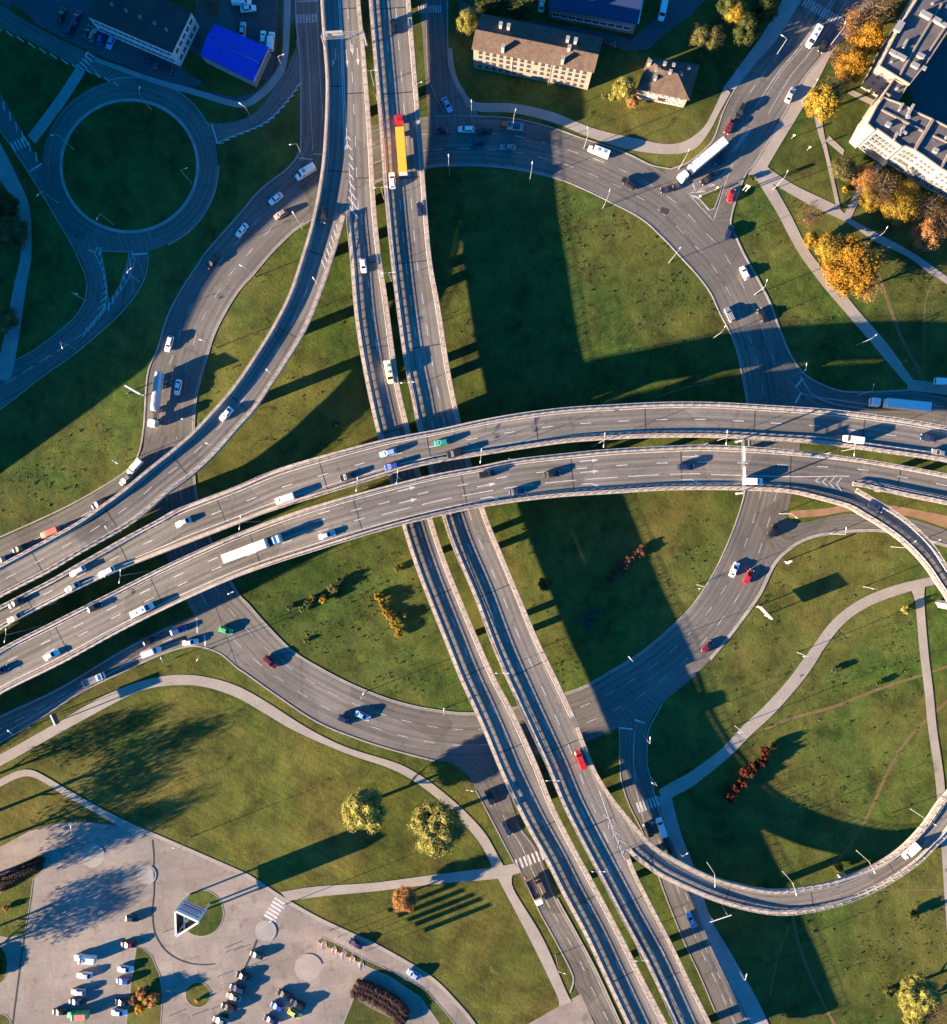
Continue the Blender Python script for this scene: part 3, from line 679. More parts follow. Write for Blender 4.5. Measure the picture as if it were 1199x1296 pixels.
island(circ(255, 1155.5, 28, 29.5, 20), 'round grass island under the white billboard', 'meadow')
island(circ(251, 1259, 16, 16, 14), 'small egg shaped grass island')
island([(173,1198),(182,1200),(192,1210),(202,1232),(206,1262),(203,1300),(196,1340),(150,1340),(160,1296),(166,1245)], 'leaf shaped grass island between the parking rows', 'meadow', False)
island([(262,1300),(283,1281),(292,1284),(283,1300),(276,1330),(262,1330)], 'narrow grass bed beside the dark parked cars', 'meadow', False)
island([(448,1262),(470,1275),(500,1290),(520,1296),(528,1330),(425,1330),(434,1298)], 'grass bed below the dark rounded hedge', 'meadow', False)
med = island([(402,1190),(408,1186),(430,1196),(462,1214),(500,1231),(540,1253),(577,1297),(592,1330),(572,1330),(555,1294),(532,1262),(495,1237),(462,1222),(425,1204),(405,1194)], 'long thin grass median with the five pink flags', 'meadow', False)
gb = MB()
for k, (x, y) in enumerate(((410,1196),(423,1203),(434,1209),(446,1214),(457,1221))):
    p = P(x, y, 0.13); gb.cyl((p.x, p.y, 0.14), 0.9, 0.06, 10)
gb.build('gravel_bed', MAT['pink_gravel'], med)
for k, (x, y, r_) in enumerate(((117,1083,15),(390,1225,17),(185,1107,12),(336,1178,13))):
    ro = setting(poly('paved_circle', circ(x, y, r_), 0.024 + 0.002*k, MAT['path' if k < 2 else 'grey_concrete']), ['round paving motif near the top of the square', 'round paving motif left of the flag median', 'grey paved disc beside the curved kerb', 'grey paved disc below the zebra crossing'][k])
    c = circ(x, y, r_ + 0.5, n=24); kerb(ro, c[15:24] if k in (0, 1) else c[20:24] + c[0:6], False, 0.3, 0.16, 'grey_concrete')
kerb(sq, [(193,1063),(195,1085),(194,1100)], w=0.35, h=0.06, mat='joint')
kerb(sq, [(192,1098),(195,1104),(195,1130),(193,1155),(196,1180),(207,1200),(222,1212),(240,1219),(258,1221),(272,1220)], w=0.3, h=0.07, mat='joint')
kerb(sq, [(42,1113),(38,1145),(31,1184),(24,1235),(16,1296),(12,1330)], w=0.4, h=0.06, mat='joint')
kerb(sq, [(325,1190),(316,1212),(305,1235)], w=0.4, h=0.08, mat='joint')

for k, (x, y, a, b_, an) in enumerate(((841,267,5,3.4,.3),(402,700,7,4,.4),(700,180,9,3,.25))):
    if k != 1:
        c_, s_ = math.cos(an), math.sin(an); setting(poly('road_patch', [(x + u*c_ - v*s_, y + u*s_ + v*c_) for u, v in ((-a,-b_),(a,-b_),(a,b_),(-a,b_))], 0.078, MAT['joint' if k == 0 else 'yard_asphalt']), 'dark repair patch on the ring road')
# ------------------------------------------------------------------ viaducts
def bridge(name, label, st, joints=(), piers=(), depth=1.6, dz=0.0, group=None, fscia=0.75, wall=0):
    root = empty(name, st.c[len(st.c)//2].copy() if False else (0, 0, 0))
    tag(root, label, 'bridge', group)
    st.surface('road_surface', MAT['deck_asphalt'], root, rows=3)
    vs, fs = [], []
    for i in range(len(st.L)):
        L, Q = st.L[i], st.R[i]
        for f, h in ((0, -0.03), (0, -fscia), (0.18, -fscia - 0.06), (0.25, -depth), (0.75, -depth), (0.82, -fscia - 0.06), (1, -fscia), (1, -0.03)):
            v = L.lerp(Q, f); vs.append((v.x, v.y, v.z + h))
    n = len(st.L)
    for i in range(n - 1):
        for e in range(8): fs.append((i*8+e, i*8+(e+1) % 8, (i+1)*8+(e+1) % 8, (i+1)*8+e))
    fs.append(tuple(range(8))); fs.append(tuple((n-1)*8+e for e in range(8))[::-1])
    mk('deck', vs, fs, MAT['concrete'], root)
    for m in joints:
        mb = MB(); v, f = band([st.at(m, 0.02, 0.006), st.at(m, 0.98, 0.006)], 0.32); mb.add(v, f)
        mb.build('expansion_joint', MAT['joint'], root)
    for m in piers:
        mb = MB(); a, b = st.at(m, 0.27), st.at(m, 0.73); top = st.at(m, .5).z - depth
        d = (b - a).normalized(); ang = math.atan2(d.y, d.x)
        if wall:
            c = (a + b) / 2; mb.box((c.x, c.y, top / 2 + .01), ((b - a).length * wall, 1.9, top - .02), ang); mb.build('pier', MAT['grey_concrete'], root); continue
        for q in (a, b): mb.box((q.x, q.y, (top - 0.9) / 2), (1.6, 1.3, top - 0.9), ang)
        c = (a + b) / 2; mb.box((c.x, c.y, top - 0.46), ((b - a).length + 2.0, 1.5, 0.9), ang)
        mb.build('pier', MAT['grey_concrete'], root)
    return root

def edge(root, st, side, m0, m1, kind='rail'):
    ms = []; m = m0
    while m < m1: ms.append(m); m += 2.5
    ms.append(m1)
    mb = MB(); sweep(mb, [st.off(m, side, 0.55) for m in ms], [(-0.56, -0.05), (0.56, -0.05), (0.56, 0.2), (-0.56, 0.2)])
    mb.build('kerb_walkway', MAT['concrete'], root)
    if kind == 'parapet':
        mb = MB(); sweep(mb, [st.off(m, side, 0.75, 0.2) for m in ms], [(-0.17, -0.02), (0.17, -0.02), (0.14, 1.0), (-0.14, 1.0)])
        mb.build('parapet', MAT['concrete'], root)
    else:
        mb = MB()
        sweep(mb, [st.off(m, side, 1.02) for m in ms], [(-0.05, 0.5), (0.05, 0.5), (0.05, 0.92), (-0.05, 0.92)])
        for m in ms[::1]:
            q = st.off(m, side, 1.1); mb.box((q.x, q.y, q.z + 0.5), (0.12, 0.12, 0.7))
        mb.build('guardrail', MAT['rail_metal'], root)
    mb = MB()
    for h, t in ((1.28, 0.09), (0.95, 0.04), (0.65, 0.04)):
        sweep(mb, [st.off(m, side, 0.14) for m in ms], [(-t/2, h - t/2), (t/2, h - t/2), (t/2, h + t/2), (-t/2, h + t/2)])
    for m in ms:
        q = st.off(m, side, 0.14); mb.box((q.x, q.y, q.z + 0.72), (0.13, 0.13, 1.1))
    mb.build('railing', MAT['rail_metal'], root)
    if kind == 'lip':  # upstand added to close a lit strip in the deck's ground shadow
        mb = MB(); sweep(mb, [st.off(m, side, 0.0) for m in ms], [(-0.08, -0.3), (0.06, -0.3), (0.06, 0.42), (-0.08, 0.42)]); mb.build('shade_lip', MAT['concrete'], root)

def zx(pts):
    def f(p):
        x = p.x
        if x <= pts[0][0]: return pts[0][1]
        for a, b in zip(pts, pts[1:]):
            if x <= b[0]:
                t = (x - a[0]) / (b[0] - a[0]); t = t * t * (3 - 2 * t) * 0.5 + t * 0.5
                return a[1] + (b[1] - a[1]) * t
        return pts[-1][1]
    return f
zNS = zctrl([(440,-80,7.7),(470,200,7.7),(560,640,7.7),(740,1060,7.6),(850,1290,7.2),(900,1400,6.9)])
A = Strip([(427,-70),(428,0),(431,62),(434,150),(437,250),(440,295),(443,324),(450,406),(462,479),(479,555),(509,665),(525,715),(540,755),(562,810),(582,860),(600,899),(615,933),(631,972),(647,1007),(667,1047),(692,1092),(712,1132),(740,1184),(765,1237),(792,1294),(820,1352)],
          [(453,-70),(456,0),(462,62),(470,162),(475,250),(482,322),(490,374),(500,449),(507,494),(519,544),(547,655),(565,710),(582,753),(600,796),(625,853),(650,900),(680,966),(700,1017),(725,1067),(755,1122),(785,1179),(815,1239),(844,1294),(874,1352)], zNS)
B = Strip([(463,-70),(467,0),(472,62),(480,155),(486,237),(494,322),(502,391),(512,461),(522,509),(529,544),(560,655),(575,698),(600,756),(625,823),(650,880),(672,928),(692,971),(712,1019),(737,1069),(760,1112),(790,1169),(820,1224),(852,1294),(880,1352)],
          [(516,-70),(520,0),(526,75),(532,150),(537,212),(546,323),(557,386),(569,464),(580,519),(592,570),(615,648),(637,703),(660,758),(682,810),(705,858),(732,916),(750,962),(768,1010),(783,1050),(797,1083),(805,1104),(825,1144),(850,1192),(875,1244),(900,1294),(926,1352)], zNS)
zRW = zctrl([(418,-80,7.68),(424,120,7.68),(420,270,7.75),(395,350,8.1),(340,450,8.9),(290,520,9.6),(230,585,10.3),(170,635,10.9),(100,683,11.2),(0,737,10.7),(-150,830,8.8),(-300,930,6.2)])
RW = Strip([(404,-70),(406,0),(410,62),(413,112),(410,187),(404,237),(395,282),(382,326),(367,371),(347,411),(325,447),(300,484),(282,506),(250,541),(225,564),(185,596),(155,621),(130,639),(100,660),(50,688),(0,715),(-60,748),(-150,798),(-300,905)],
           [(434,-70),(434,0),(436,62),(440,150),(442,225),(438,268),(430,300),(422,326),(407,371),(387,419),(360,464),(342,491),(322,521),(300,545),(275,574),(246,601),(212,626),(190,646),(160,668),(125,688),(95,705),(62,725),(37,738),(0,757),(-60,789),(-150,841),(-290,946)], zRW)
zCD = zx([(-300,6.0),(-150,8.8),(0,10.7),(140,11.7),(300,13.3),(440,14.5),(1100,14.5),(1420,13.6)])
CC = Strip([(-300,960),(-150,851),(-60,799),(0,767),(62,735),(95,716),(125,699),(160,679),(200,658),(220,646),(250,634),(300,615),(350,594),(417,574),(487,556),(550,544),(600,533),(650,524),(712,516),(775,512),(837,509),(900,509),(974,513),(1049,518),(1099,524),(1149,531),(1199,540),(1300,562),(1420,598)],
           [(-275,995),(-130,885),(-45,828),(0,798),(75,758),(150,723),(225,693),(300,664),(350,645),(450,614),(512,595),(562,584),(600,578),(650,570),(712,561),(762,557),(825,554),(900,554),(974,558),(1024,561),(1074,567),(1124,574),(1199,585),(1300,606),(1410,640)], zCD)
D = Strip([(-262,1010),(-115,905),(-40,848),(0,821),(75,783),(150,745),(225,708),(300,675),(375,647),(450,625),(500,612),(550,600),(600,591),(650,581),(712,574),(775,568),(850,564),(900,563),(974,567),(1049,575),(1124,586),(1199,600),(1300,622),(1405,655)],
          [(-225,1055),(-110,962),(-61,922),(-30,900),(0,879),(75,842),(150,801),(225,764),(300,731),(350,713),(407,695),(462,678),(512,664),(562,652),(600,644),(650,636),(712,629),(775,625),(837,621),(900,620),(949,621),(985,621),(1030,619),(1077,615),(1111,621),(1149,629),(1199,639),(1300,663),(1395,700)], zCD)
zLP = zctrl([(900,600,14.47),(960,612,14.47),(1040,622,14.46),(1090,634,14.4),(1150,676,14.0),(1240,800,12.8),(1255,900,11.3),(1200,1028,9.5),(1100,1105,8.2),(980,1140,7.8),(870,1110,7.6),(800,1068,7.57),(720,900,7.57),(700,860,7.57)])
LP = Strip([(890,600),(960,599),(1010,601),(1045,607),(1077,615),(1094,624),(1114,636),(1131,646),(1154,663),(1179,688),(1199,718),(1235,770),(1262,840),(1265,910),(1245,985),(1199,1054),(1184,1069),(1161,1092),(1124,1117),(1086,1136),(1049,1148),(1006,1156),(974,1156),(936,1149),(900,1138),(862,1122),(832,1107),(812,1092),(797,1080),(778,1046),(760,1008),(742,966),(726,930),(712,900)],
           [(890,620),(949,621),(999,624),(1039,633),(1074,643),(1084,649),(1116,668),(1144,689),(1169,715),(1186,740),(1199,760),(1225,810),(1240,860),(1240,910),(1225,965),(1199,1002),(1186,1017),(1169,1042),(1144,1069),(1117,1089),(1086,1104),(1049,1117),(1006,1124),(974,1126),(936,1119),(899,1108),(850,1084),(825,1067),(812,1053),(790,1027),(770,1001),(752,970),(738,934),(727,902)], zLP)

def every(st, pts_y=None, a=0, b=None, step=25.0):
    out = []; m = a
    b = st.len if b is None else b
    while m <= b: out.append(m); m += step
    return out
def free_piers(st, ms):
    """no pier may stand on the ring road or the other carriageways below"""
    out = []
    for m in ms:
        c = st.at(m, 0.5); ok = True
        px, py = CX + c.x / (S * (H - c.z) / H) * 1.0, CY - c.y / (S * (H - c.z) / H)
        gx, gy = CX + c.x / S, CY - c.y / S
        for ss in (ring, jr, kr, eroad, esl, slip, nroad, A, B, RW, se):
            if ss is st or (st in (A, B) and ss in (A, B)): continue
            k = ss.near(gx, gy); f0, f1 = ss.at(k, 0), ss.at(k, 1); f0.z = f1.z = 0
            e = f1 - f0; t = (Vector((c.x, c.y, 0)) - f0).dot(e) / e.length_squared
            lat = abs((Vector((c.x, c.y, 0)) - f0).cross(e).z) / e.length
            if ss.z[0] > st.z[len(st.z)//2] - 1: continue
            perp = (Vector((c.x, c.y, 0)) - (f0 + e * t)).length
            if -0.12 < t < 1.12 and perp < 9: ok = False
        if st is LP and 1110 < px < 1245 and py > 1000: ok = False
        if ok: out.append(m)
    return out
bA = bridge('viaduct', 'western of the two carriageways running top to bottom, ladder shaped railing shadows on its asphalt', A, every(A, a=18, step=24), free_piers(A, every(A, a=19, step=26)), 1.1, fscia=.5, wall=1.0)
bB = bridge('viaduct', 'eastern of the two carriageways running top to bottom, carrying the orange truck', B, every(B, a=18, step=24), free_piers(B, every(B, a=19, step=26)), 1.1, fscia=.5, wall=1.0)
bRW = bridge('ramp', 'curved one way ramp on the left splitting from the western viaduct at the painted chevrons', RW, every(RW, a=40, step=24), free_piers(RW, every(RW, a=86, step=24)), 1.4, wall=.6)
bC = bridge('overpass', 'upper of the two curved decks crossing left to right, with the green car on it', CC, every(CC, a=30, step=30), free_piers(CC, every(CC, a=31, step=30)), 1.7)
bD = bridge('overpass', 'lower of the two curved overpass decks, with turn arrows and the long white lorry', D, every(D, a=30, step=30), free_piers(D, every(D, a=31, step=30)), 1.75)
bL = bridge('loop_ramp', 'curved loop ramp leaving the lower overpass and circling back to the viaduct', LP, every(LP, a=50, b=LP.len - 40, step=24), free_piers(LP, every(LP, a=62, b=LP.len - 60, step=24)), 1.35, wall=.5)

mgA = A.near(438, 272)
edge(bA, A, 0, mgA, A.len); edge(bA, A, 1, 0, A.len)
mgB = B.near(797, 1086); mB0 = B.near(728, 905)
edge(bB, B, 0, 0, B.len); edge(bB, B, 1, 0, mB0, 'lip'); edge(bB, B, 1, mgB, B.len, 'lip')
edge(bRW, RW, 0, 0, RW.len, 'parapet'); edge(bRW, RW, 1, RW.near(438, 274), RW.len)
edge(bC, CC, 0, 0, CC.len); edge(bC, CC, 1, 0, CC.len)
mD0, mD1 = D.near(952, 620), D.near(1079, 616)
edge(bD, D, 0, 0, D.len); edge(bD, D, 1, 0, mD0); edge(bD, D, 1, mD1, D.len)
mL0 = LP.near(952, 610); mLn = LP.near(1079, 630); mLe = LP.near(804, 1070); mLz = LP.near(735, 918)
edge(bL, LP, 0, mLn, mLe); edge(bL, LP, 1, mL0, mLz)

def arrow(mb, st, px, py, back=False, turn=0, ln=5.5):
    """straight or bent lane arrow on a deck"""
    m = st.near(px, py); c = P(px, py, st.at(m, .5).z + 0.014)
    d = (st.at(m + 1, .5) - st.at(m - 1, .5)); d.z = 0; d.normalize()
    if back: d = -d
    nr = Vector((d.y, -d.x, 0))          # right hand side when driving along d
    def q(u, v): r = c + d * u + nr * v; r.z = c.z; return r
    if not turn:
        mb.add([q(-ln/2, -.12), q(-ln/2, .12), q(ln/2 - 1.8, .12), q(ln/2 - 1.8, -.12)], [(0, 1, 2, 3)])
        mb.add([q(ln/2 - 1.8, -.5), q(ln/2 - 1.8, .5), q(ln/2, 0)], [(0, 1, 2)])
    else:
        s_ = turn
        mb.add([q(-ln/2, -.12), q(-ln/2, .12), q(ln/2 - 2.2, .12), q(ln/2 - 2.2, -.12)], [(0, 1, 2, 3)])
        mb.add([q(ln/2 - 2.2, -.12), q(ln/2 - 2.2, .12), q(ln/2 - 1.2, s_*.75 + .1), q(ln/2 - 1.2, s_*.75 - .2)], [(0, 1, 2, 3)])
        mb.add([q(ln/2 - 1.7, s_*1.0), q(ln/2 - .9, s_*.35), q(ln/2, s_*1.25)], [(0, 1, 2)])
# markings
mb = MB()
line_mark(mb, A, 0.16, mgA, A.len, 0.2); line_mark(mb, A, 0.85, 0, A.len, 0.2); line_mark(mb, A, 0.5, mgA, A.len, 0.17, 3, 6)
line_mark(mb, A, 0.42, 0, mgA, 0.17, 3, 6)
line_mark(mb, A, 0.03, 0, A.near(434, 160), 0.22); line_mark(mb, A, 0.10, 0, A.near(434, 160), 0.22); line_mark(mb, A, 0.03, A.near(434, 160), mgA, 0.2); line_mark(mb, A, 0.11, A.near(434, 160), mgA, 0.2, f2=0.24)
for k in range(9):                                             # chevrons in the gore
    y = 172 + 11 * k; wdt = 0.8 + 0.24 * k
    m = A.near(437, y); c = A.at(m, 0.14 if k < 4 else 0.1, 0.014); d = A.at(m + 1, .3) - A.at(m - 1, .3); d.normalize(); nr = Vector((d.y, -d.x, 0))
    for sgn in (1, -1):
        v, f = band([c, c + d * wdt * 1.5 + nr * sgn * wdt], 0.32); mb.add(v, f)
for x, y in ((439, 74), (453, 72)): arrow(mb, A, x, y, ln=5)
arrow(mb, A, 446, 63, ln=3)
marks(bA, mb)
mb = MB(); line_mark(mb, RW, 0.2, 0, RW.near(404, 237), 0.16); line_mark(mb, RW, 0.86, RW.near(420, 300), RW.len, 0.18); line_mark(mb, RW, 0.16, RW.near(395, 290), RW.len, 0.16); line_mark(mb, RW, 0.5, RW.near(380, 360), RW.len, 0.16, 3, 6)
arrow(mb, RW, 425, 72, turn=1, ln=5)
for k in range(7):
    y = 283 + 8 * k; m = RW.near(425 - k * 2, y); c0, c1 = RW.at(m, 0.78 - 0.02*k, 0.014), RW.at(m + 3, 0.95, 0.014); v, f = band([c0, c1], 0.3); mb.add(v, f)
marks(bRW, mb)
mb = MB()
for f in (0.36, 0.63): line_mark(mb, B, f, 0, B.len, 0.17, 3, 6)
line_mark(mb, B, 0.12, 0, B.len, 0.2); line_mark(mb, B, 0.89, 0, mB0, 0.2); line_mark(mb, B, 0.89, mgB, B.len, 0.2)
line_mark(mb, B, 0.90, mB0 + 22, mgB, 0.2, f2=0.84)
cv = MB()
for k in range(5):
    c = P(764 + k * 6.6, 1030 + k * 11, 7.625); d = Vector((0.42, -0.9, 0)); nr = Vector((0.9, 0.42, 0)); wdt = 0.6 + 0.26 * k
    for sgn in (1, -1):
        v, f = band([c, c + d * 1.8 + nr * sgn * wdt], 0.22); cv.add(v, f)
marks(bB, mb); marks(bB, cv, 'worn_paint')
mb = MB()
line_mark(mb, CC, 0.16, 0, CC.len, 0.2); line_mark(mb, CC, 0.80, 0, CC.len, 0.2); line_mark(mb, CC, 0.49, 0, CC.len, 0.2, 3, 7.5); marks(bC, mb)
mb = MB()
line_mark(mb, D, 0.13, 0, D.len, 0.2); line_mark(mb, D, 0.84, 0, D.near(990, 610), 0.2)
m5 = D.near(480, 640)
line_mark(mb, D, 0.36, 0, m5, 0.2, 3, 7.5); line_mark(mb, D, 0.60, 0, m5, 0.2, 3, 7.5)
line_mark(mb, D, 0.38, m5, D.len, 0.2, 3, 8); line_mark(mb, D, 0.64, m5, D.near(900, 600), 0.2, 8.5, 3); line_mark(mb, D, 0.66, D.near(900, 600), D.near(1075, 600), 0.2); line_mark(mb, D, 0.8, D.near(1085, 600), D.len, 0.2)
for x, y, tn in ((515,619,0),(517,634,0),(415,647,0),(616,614,0),(620,629,1),(746,583,0),(747,597,0),(748,612,1),(876,578,0),(874,607,1),(640,583,0)): arrow(mb, D, x, y, turn=tn, ln=5.2)
cv = MB()
for k in range(4):
    c = P(1032 + k * 9, 608 + k * 1.6, 14.52); wdt = 0.8 + 0.35 * k
    for sgn in (1, -1):
        v, f = band([c, c + Vector((1.4, sgn * wdt * 1.0, 0))], 0.3); cv.add(v, f)
marks(bD, mb); marks(bD, cv, 'worn_paint')
mb = MB(); line_mark(mb, LP, 0.17, mLn, mLe, 0.18); line_mark(mb, LP, 0.83, mL0, mLe, 0.18); line_mark(mb, LP, 0.3, mL0, mLn - 4, 0.18, f2=0.12); marks(bL, mb)
# ------------------------------------------------------------------ vehicles
def rep(o, slot, mat):
    o.material_slots[slot].link = 'OBJECT'; o.material_slots[slot].material = mat
def loft(mb, secs, mi=0):
    """secs: (x, half width, z bottom, z top) -> rounded body"""
    vs = []; k = 10
    for x, hw, zb, zt in secs:
        h = zt - zb
        for y, z in ((-.9, 0), (-1, .15), (-1, .6), (-.95, .86), (-.78, 1), (.78, 1), (.95, .86), (1, .6), (1, .15), (.9, 0)): vs.append((x, y * hw, zb + z * h))
    fs = []
    for i in range(len(secs) - 1):
        for e in range(k): fs.append((i*k+e, (i+1)*k+e, (i+1)*k+(e+1) % k, i*k+(e+1) % k))
    fs.append(tuple(range(k))); fs.append(tuple((len(secs)-1)*k+e for e in range(k))[::-1])
    mb.add(vs, fs, mi)
def cabin(mb, xb0, xb1, xt0, xt1, zb, zt, hb, ht):
    """greenhouse frustum with a rounded roof"""
    r = [(xb0,-hb,zb),(xb1,-hb,zb),(xb1,hb,zb),(xb0,hb,zb),(xt0,-ht,zt),(xt1,-ht,zt),(xt1,ht,zt),(xt0,ht,zt),
         (xt0+.15,-ht+.13,zt+.05),(xt1-.15,-ht+.13,zt+.05),(xt1-.15,ht-.13,zt+.05),(xt0+.15,ht-.13,zt+.05)]
    mb.add(r, [(0,1,5,4),(1,2,6,5),(2,3,7,6),(3,0,4,7),(4,5,9,8),(5,6,10,9),(6,7,11,10),(7,4,8,11),(8,9,10,11)])
def pane(name, a, b, c, d, root, mg=0.12, off=0.015):
    """glass panel inset in the face a b c d (a,b bottom; c,d top), standing proud of it"""
    a, b, c, d = map(Vector, (a, b, c, d))
    def q(u, v): return (a.lerp(b, u)).lerp(d.lerp(c, u), v)
    n = (b - a).cross(d - a).normalized() * off
    pts = [q(mg*.6, mg) , q(1-mg*.6, mg), q(1-mg*.6, 1-mg*.7), q(mg*.6, 1-mg*.7)]
    cc = sum(pts, Vector()) / 4
    out = [p + n for p in pts]
    vs = pts + out
    return mk(name, vs, [(4,5,6,7),(0,1,5,4),(1,2,6,5),(2,3,7,6),(3,0,4,7)], MAT['glass'], root)
def wheels(root, xs, y, r=0.33, wd=0.22):
    for x in xs:
        for sg in (-1, 1):
            mb = MB(); mb.cyl((x, sg * y, r), r, wd, 14, 'Y', 0); mb.cyl((x, sg * (y + wd * .42), r), r * .58, wd * .3, 10, 'Y', 1)
            mb.build('wheel', None, root, mats=[MAT['rubber'], MAT['galvanised']])
def lights(root, xf, xr, y, z, w=0.34):
    for sg in (-1, 1):
        mb = MB(); mb.box((xf, sg * y, z), (.14, w, .15)); mb.build('headlight', MAT['lamp_white'], root)
        mb = MB(); mb.box((xr, sg * y, z + .06), (.1, w * .8, .17)); mb.build('tail_light', MAT['tail_red'], root)
def car(kind):
    root = empty('car', (0, 0, -50))
    mb = MB()
    if kind == 'sedan':
        L, hw = 2.28, .90
        loft(mb, [(-L,.66,.36,.80),(-2.12,.83,.24,.93),(-1.3,hw,.2,.96),(0,hw,.2,.94),(1.15,.89,.2,.91),(1.95,.82,.22,.80),(L,.62,.36,.66)])
        g = (-1.72, 1.05, -1.08, .28, .92, 1.40, .80, .60)
    elif kind == 'hatch':
        L, hw = 2.02, .87
        loft(mb, [(-L,.72,.36,.92),(-1.9,.84,.24,.98),(-1.2,hw,.2,.98),(0,hw,.2,.96),(1.0,.86,.2,.93),(1.75,.8,.22,.80),(L,.62,.36,.66)])
        g = (-1.92, 1.0, -1.55, .22, .95, 1.44, .78, .60)
    elif kind == 'suv':
        L, hw = 2.32, .93
        loft(mb, [(-L,.76,.42,1.0),(-2.2,.9,.3,1.08),(-1.3,hw,.26,1.10),(0,hw,.26,1.08),(1.15,.92,.26,1.05),(2.05,.86,.28,.94),(L,.7,.42,.80)])
        g = (-2.2, 1.05, -1.9, .4, 1.06, 1.66, .84, .66)
    else:   # wagon
        L, hw = 2.35, .90
        loft(mb, [(-L,.72,.36,.88),(-2.2,.86,.24,.96),(-1.3,hw,.2,.96),(0,hw,.2,.94),(1.2,.89,.2,.91),(2.02,.82,.22,.80),(L,.62,.36,.66)])
        g = (-2.24, 1.1, -1.85, .3, .93, 1.44, .80, .61)
    cabin(mb, *g)
    body = mb.build('body', MAT['paint_white'], root, smooth=False)
    x0, x1, t0, t1, zb, zt, hb, ht = g
    pane('windscreen', (x1,-hb,zb), (x1,hb,zb), (t1,ht,zt), (t1,-ht,zt), root)
    pane('rear_window', (x0,hb,zb), (x0,-hb,zb), (t0,-ht,zt), (t0,ht,zt), root)
    pane('side_window', (x0,-hb,zb), (x1,-hb,zb), (t1,-ht,zt), (t0,-ht,zt), root)
    pane('side_window', (x1,hb,zb), (x0,hb,zb), (t0,ht,zt), (t1,ht,zt), root)
    wheels(root, (-1.32, 1.35), .80); lights(root, L - .12, -L + .06, .56, .68)
    for sg in (-1, 1): mb = MB(); mb.box((x1 - .18, sg * (hb + .17), zb + .06), (.16, .2, .13)); mb.build('mirror', MAT['chassis'], root)
    return root
def van(kind):
    root = empty('van', (0, 0, -50)); mb = MB()
    L, hw, zt = (2.75, .98, 2.1) if kind == 'van' else (3.2, 1.05, 2.5)
    loft(mb, [(-L,.92,.35,zt-.12),(-L+.12,hw,.28,zt),(0,hw,.28,zt+.02),(L-1.9,hw,.28,zt)])
    loft(mb, [(L-1.9,hw,.28,zt-.02),(L-1.75,hw*.97,.28,zt-.06),(L-1.05,.95,.28,1.22),(L-.25,.86,.3,1.02),(L,.7,.4,.8)])
    mb.build('body', MAT['paint_white'], root)
    x0, x1 = L - 1.72, L - 1.07
    pane('windscreen', (x1+.02,-.88,1.27), (x1+.02,.88,1.27), (x0+.06,.78,zt-.07), (x0+.06,-.78,zt-.07), root, 0.06, 0.03)
    for sg in (-1, 1):
        a, b = (L-2.7, sg*(hw+.0), 1.3), (L-1.85, sg*(hw+.0), 1.3); c, d = (L-1.95, sg*(hw+.0), 1.95), (L-2.7, sg*(hw+.0), 1.95)
        if sg < 0: pane('side_window', a, b, c, d, root)
        else: pane('side_window', b, a, d, c, root)
    pane('rear_window', (-L,.8,1.2), (-L,-.8,1.2), (-L,-.8,1.75), (-L,.8,1.75), root, .1, .04)
    wheels(root, (-L + 1.0, L - 0.95), .86, .35, .24); lights(root, L - .1, -L + .02, .62, .8)
    if kind == 'minibus':
        mb = MB()
        for x in (-1.6, .2): mb.box((x, 0, zt + .06), (.75, .7, .1))
        mb.build('roof_hatch', MAT['galvanised'], root)
        for sg in (-1, 1):
            a, b, c, d = (-L+.4, sg*hw, 1.3), (L-2.8, sg*hw, 1.3), (L-2.8, sg*hw, 1.95), (-L+.4, sg*hw, 1.95)
            if sg < 0: pane('side_window', a, b, c, d, root, .04)
            else: pane('side_window', b, a, d, c, root, .04)
    if kind == 'camper':
        mb = MB(); mb.box((.3, 0, zt + .08), (.9, .9, .14)); mb.build('roof_hatch', MAT['paint_bronze'], root)
        mb = MB(); loft(mb, [(L-2.3, .95, zt-.1, zt+.25), (L-1.7, .85, zt-.1, zt+.1)]); mb.build('roof_fairing', MAT['paint_white'], root)
    return root
def cabtruck(root, x, zt=2.9, hw=1.2, ln=2.1):
    """lorry cab with its front at x"""
    mb = MB(); loft(mb, [(x-ln,hw*.96,.6,zt),(x-ln+.1,hw,.55,zt+.03),(x-.35,hw,.5,zt),(x-.06,hw*.96,.45,zt-.5),(x,hw*.9,.45,1.5)])
    mb.box((x-ln+.25, 0, zt + .1), (.5, hw*1.5, .2))
    o = mb.build('cab', MAT['paint_white'], root)
    pane('windscreen', (x+.0,-hw*.88,1.6), (x+.0,hw*.88,1.6), (x-.2,hw*.86,zt-.25), (x-.2,-hw*.86,zt-.25), root, .06, .05)
    for sg in (-1, 1):
        a, b, c, d = (x-1.4, sg*hw, 1.7), (x-.45, sg*hw, 1.7), (x-.5, sg*hw, 2.5), (x-1.4, sg*hw, 2.5)
        if sg < 0: pane('side_window', a, b, c, d, root)
        else: pane('side_window', b, a, d, c, root)
    for sg in (-1, 1): mb = MB(); mb.box((x - .25, sg*(hw+.2), 2.2), (.15, .3, .6)); mb.build('mirror', MAT['chassis'], root)
    return o
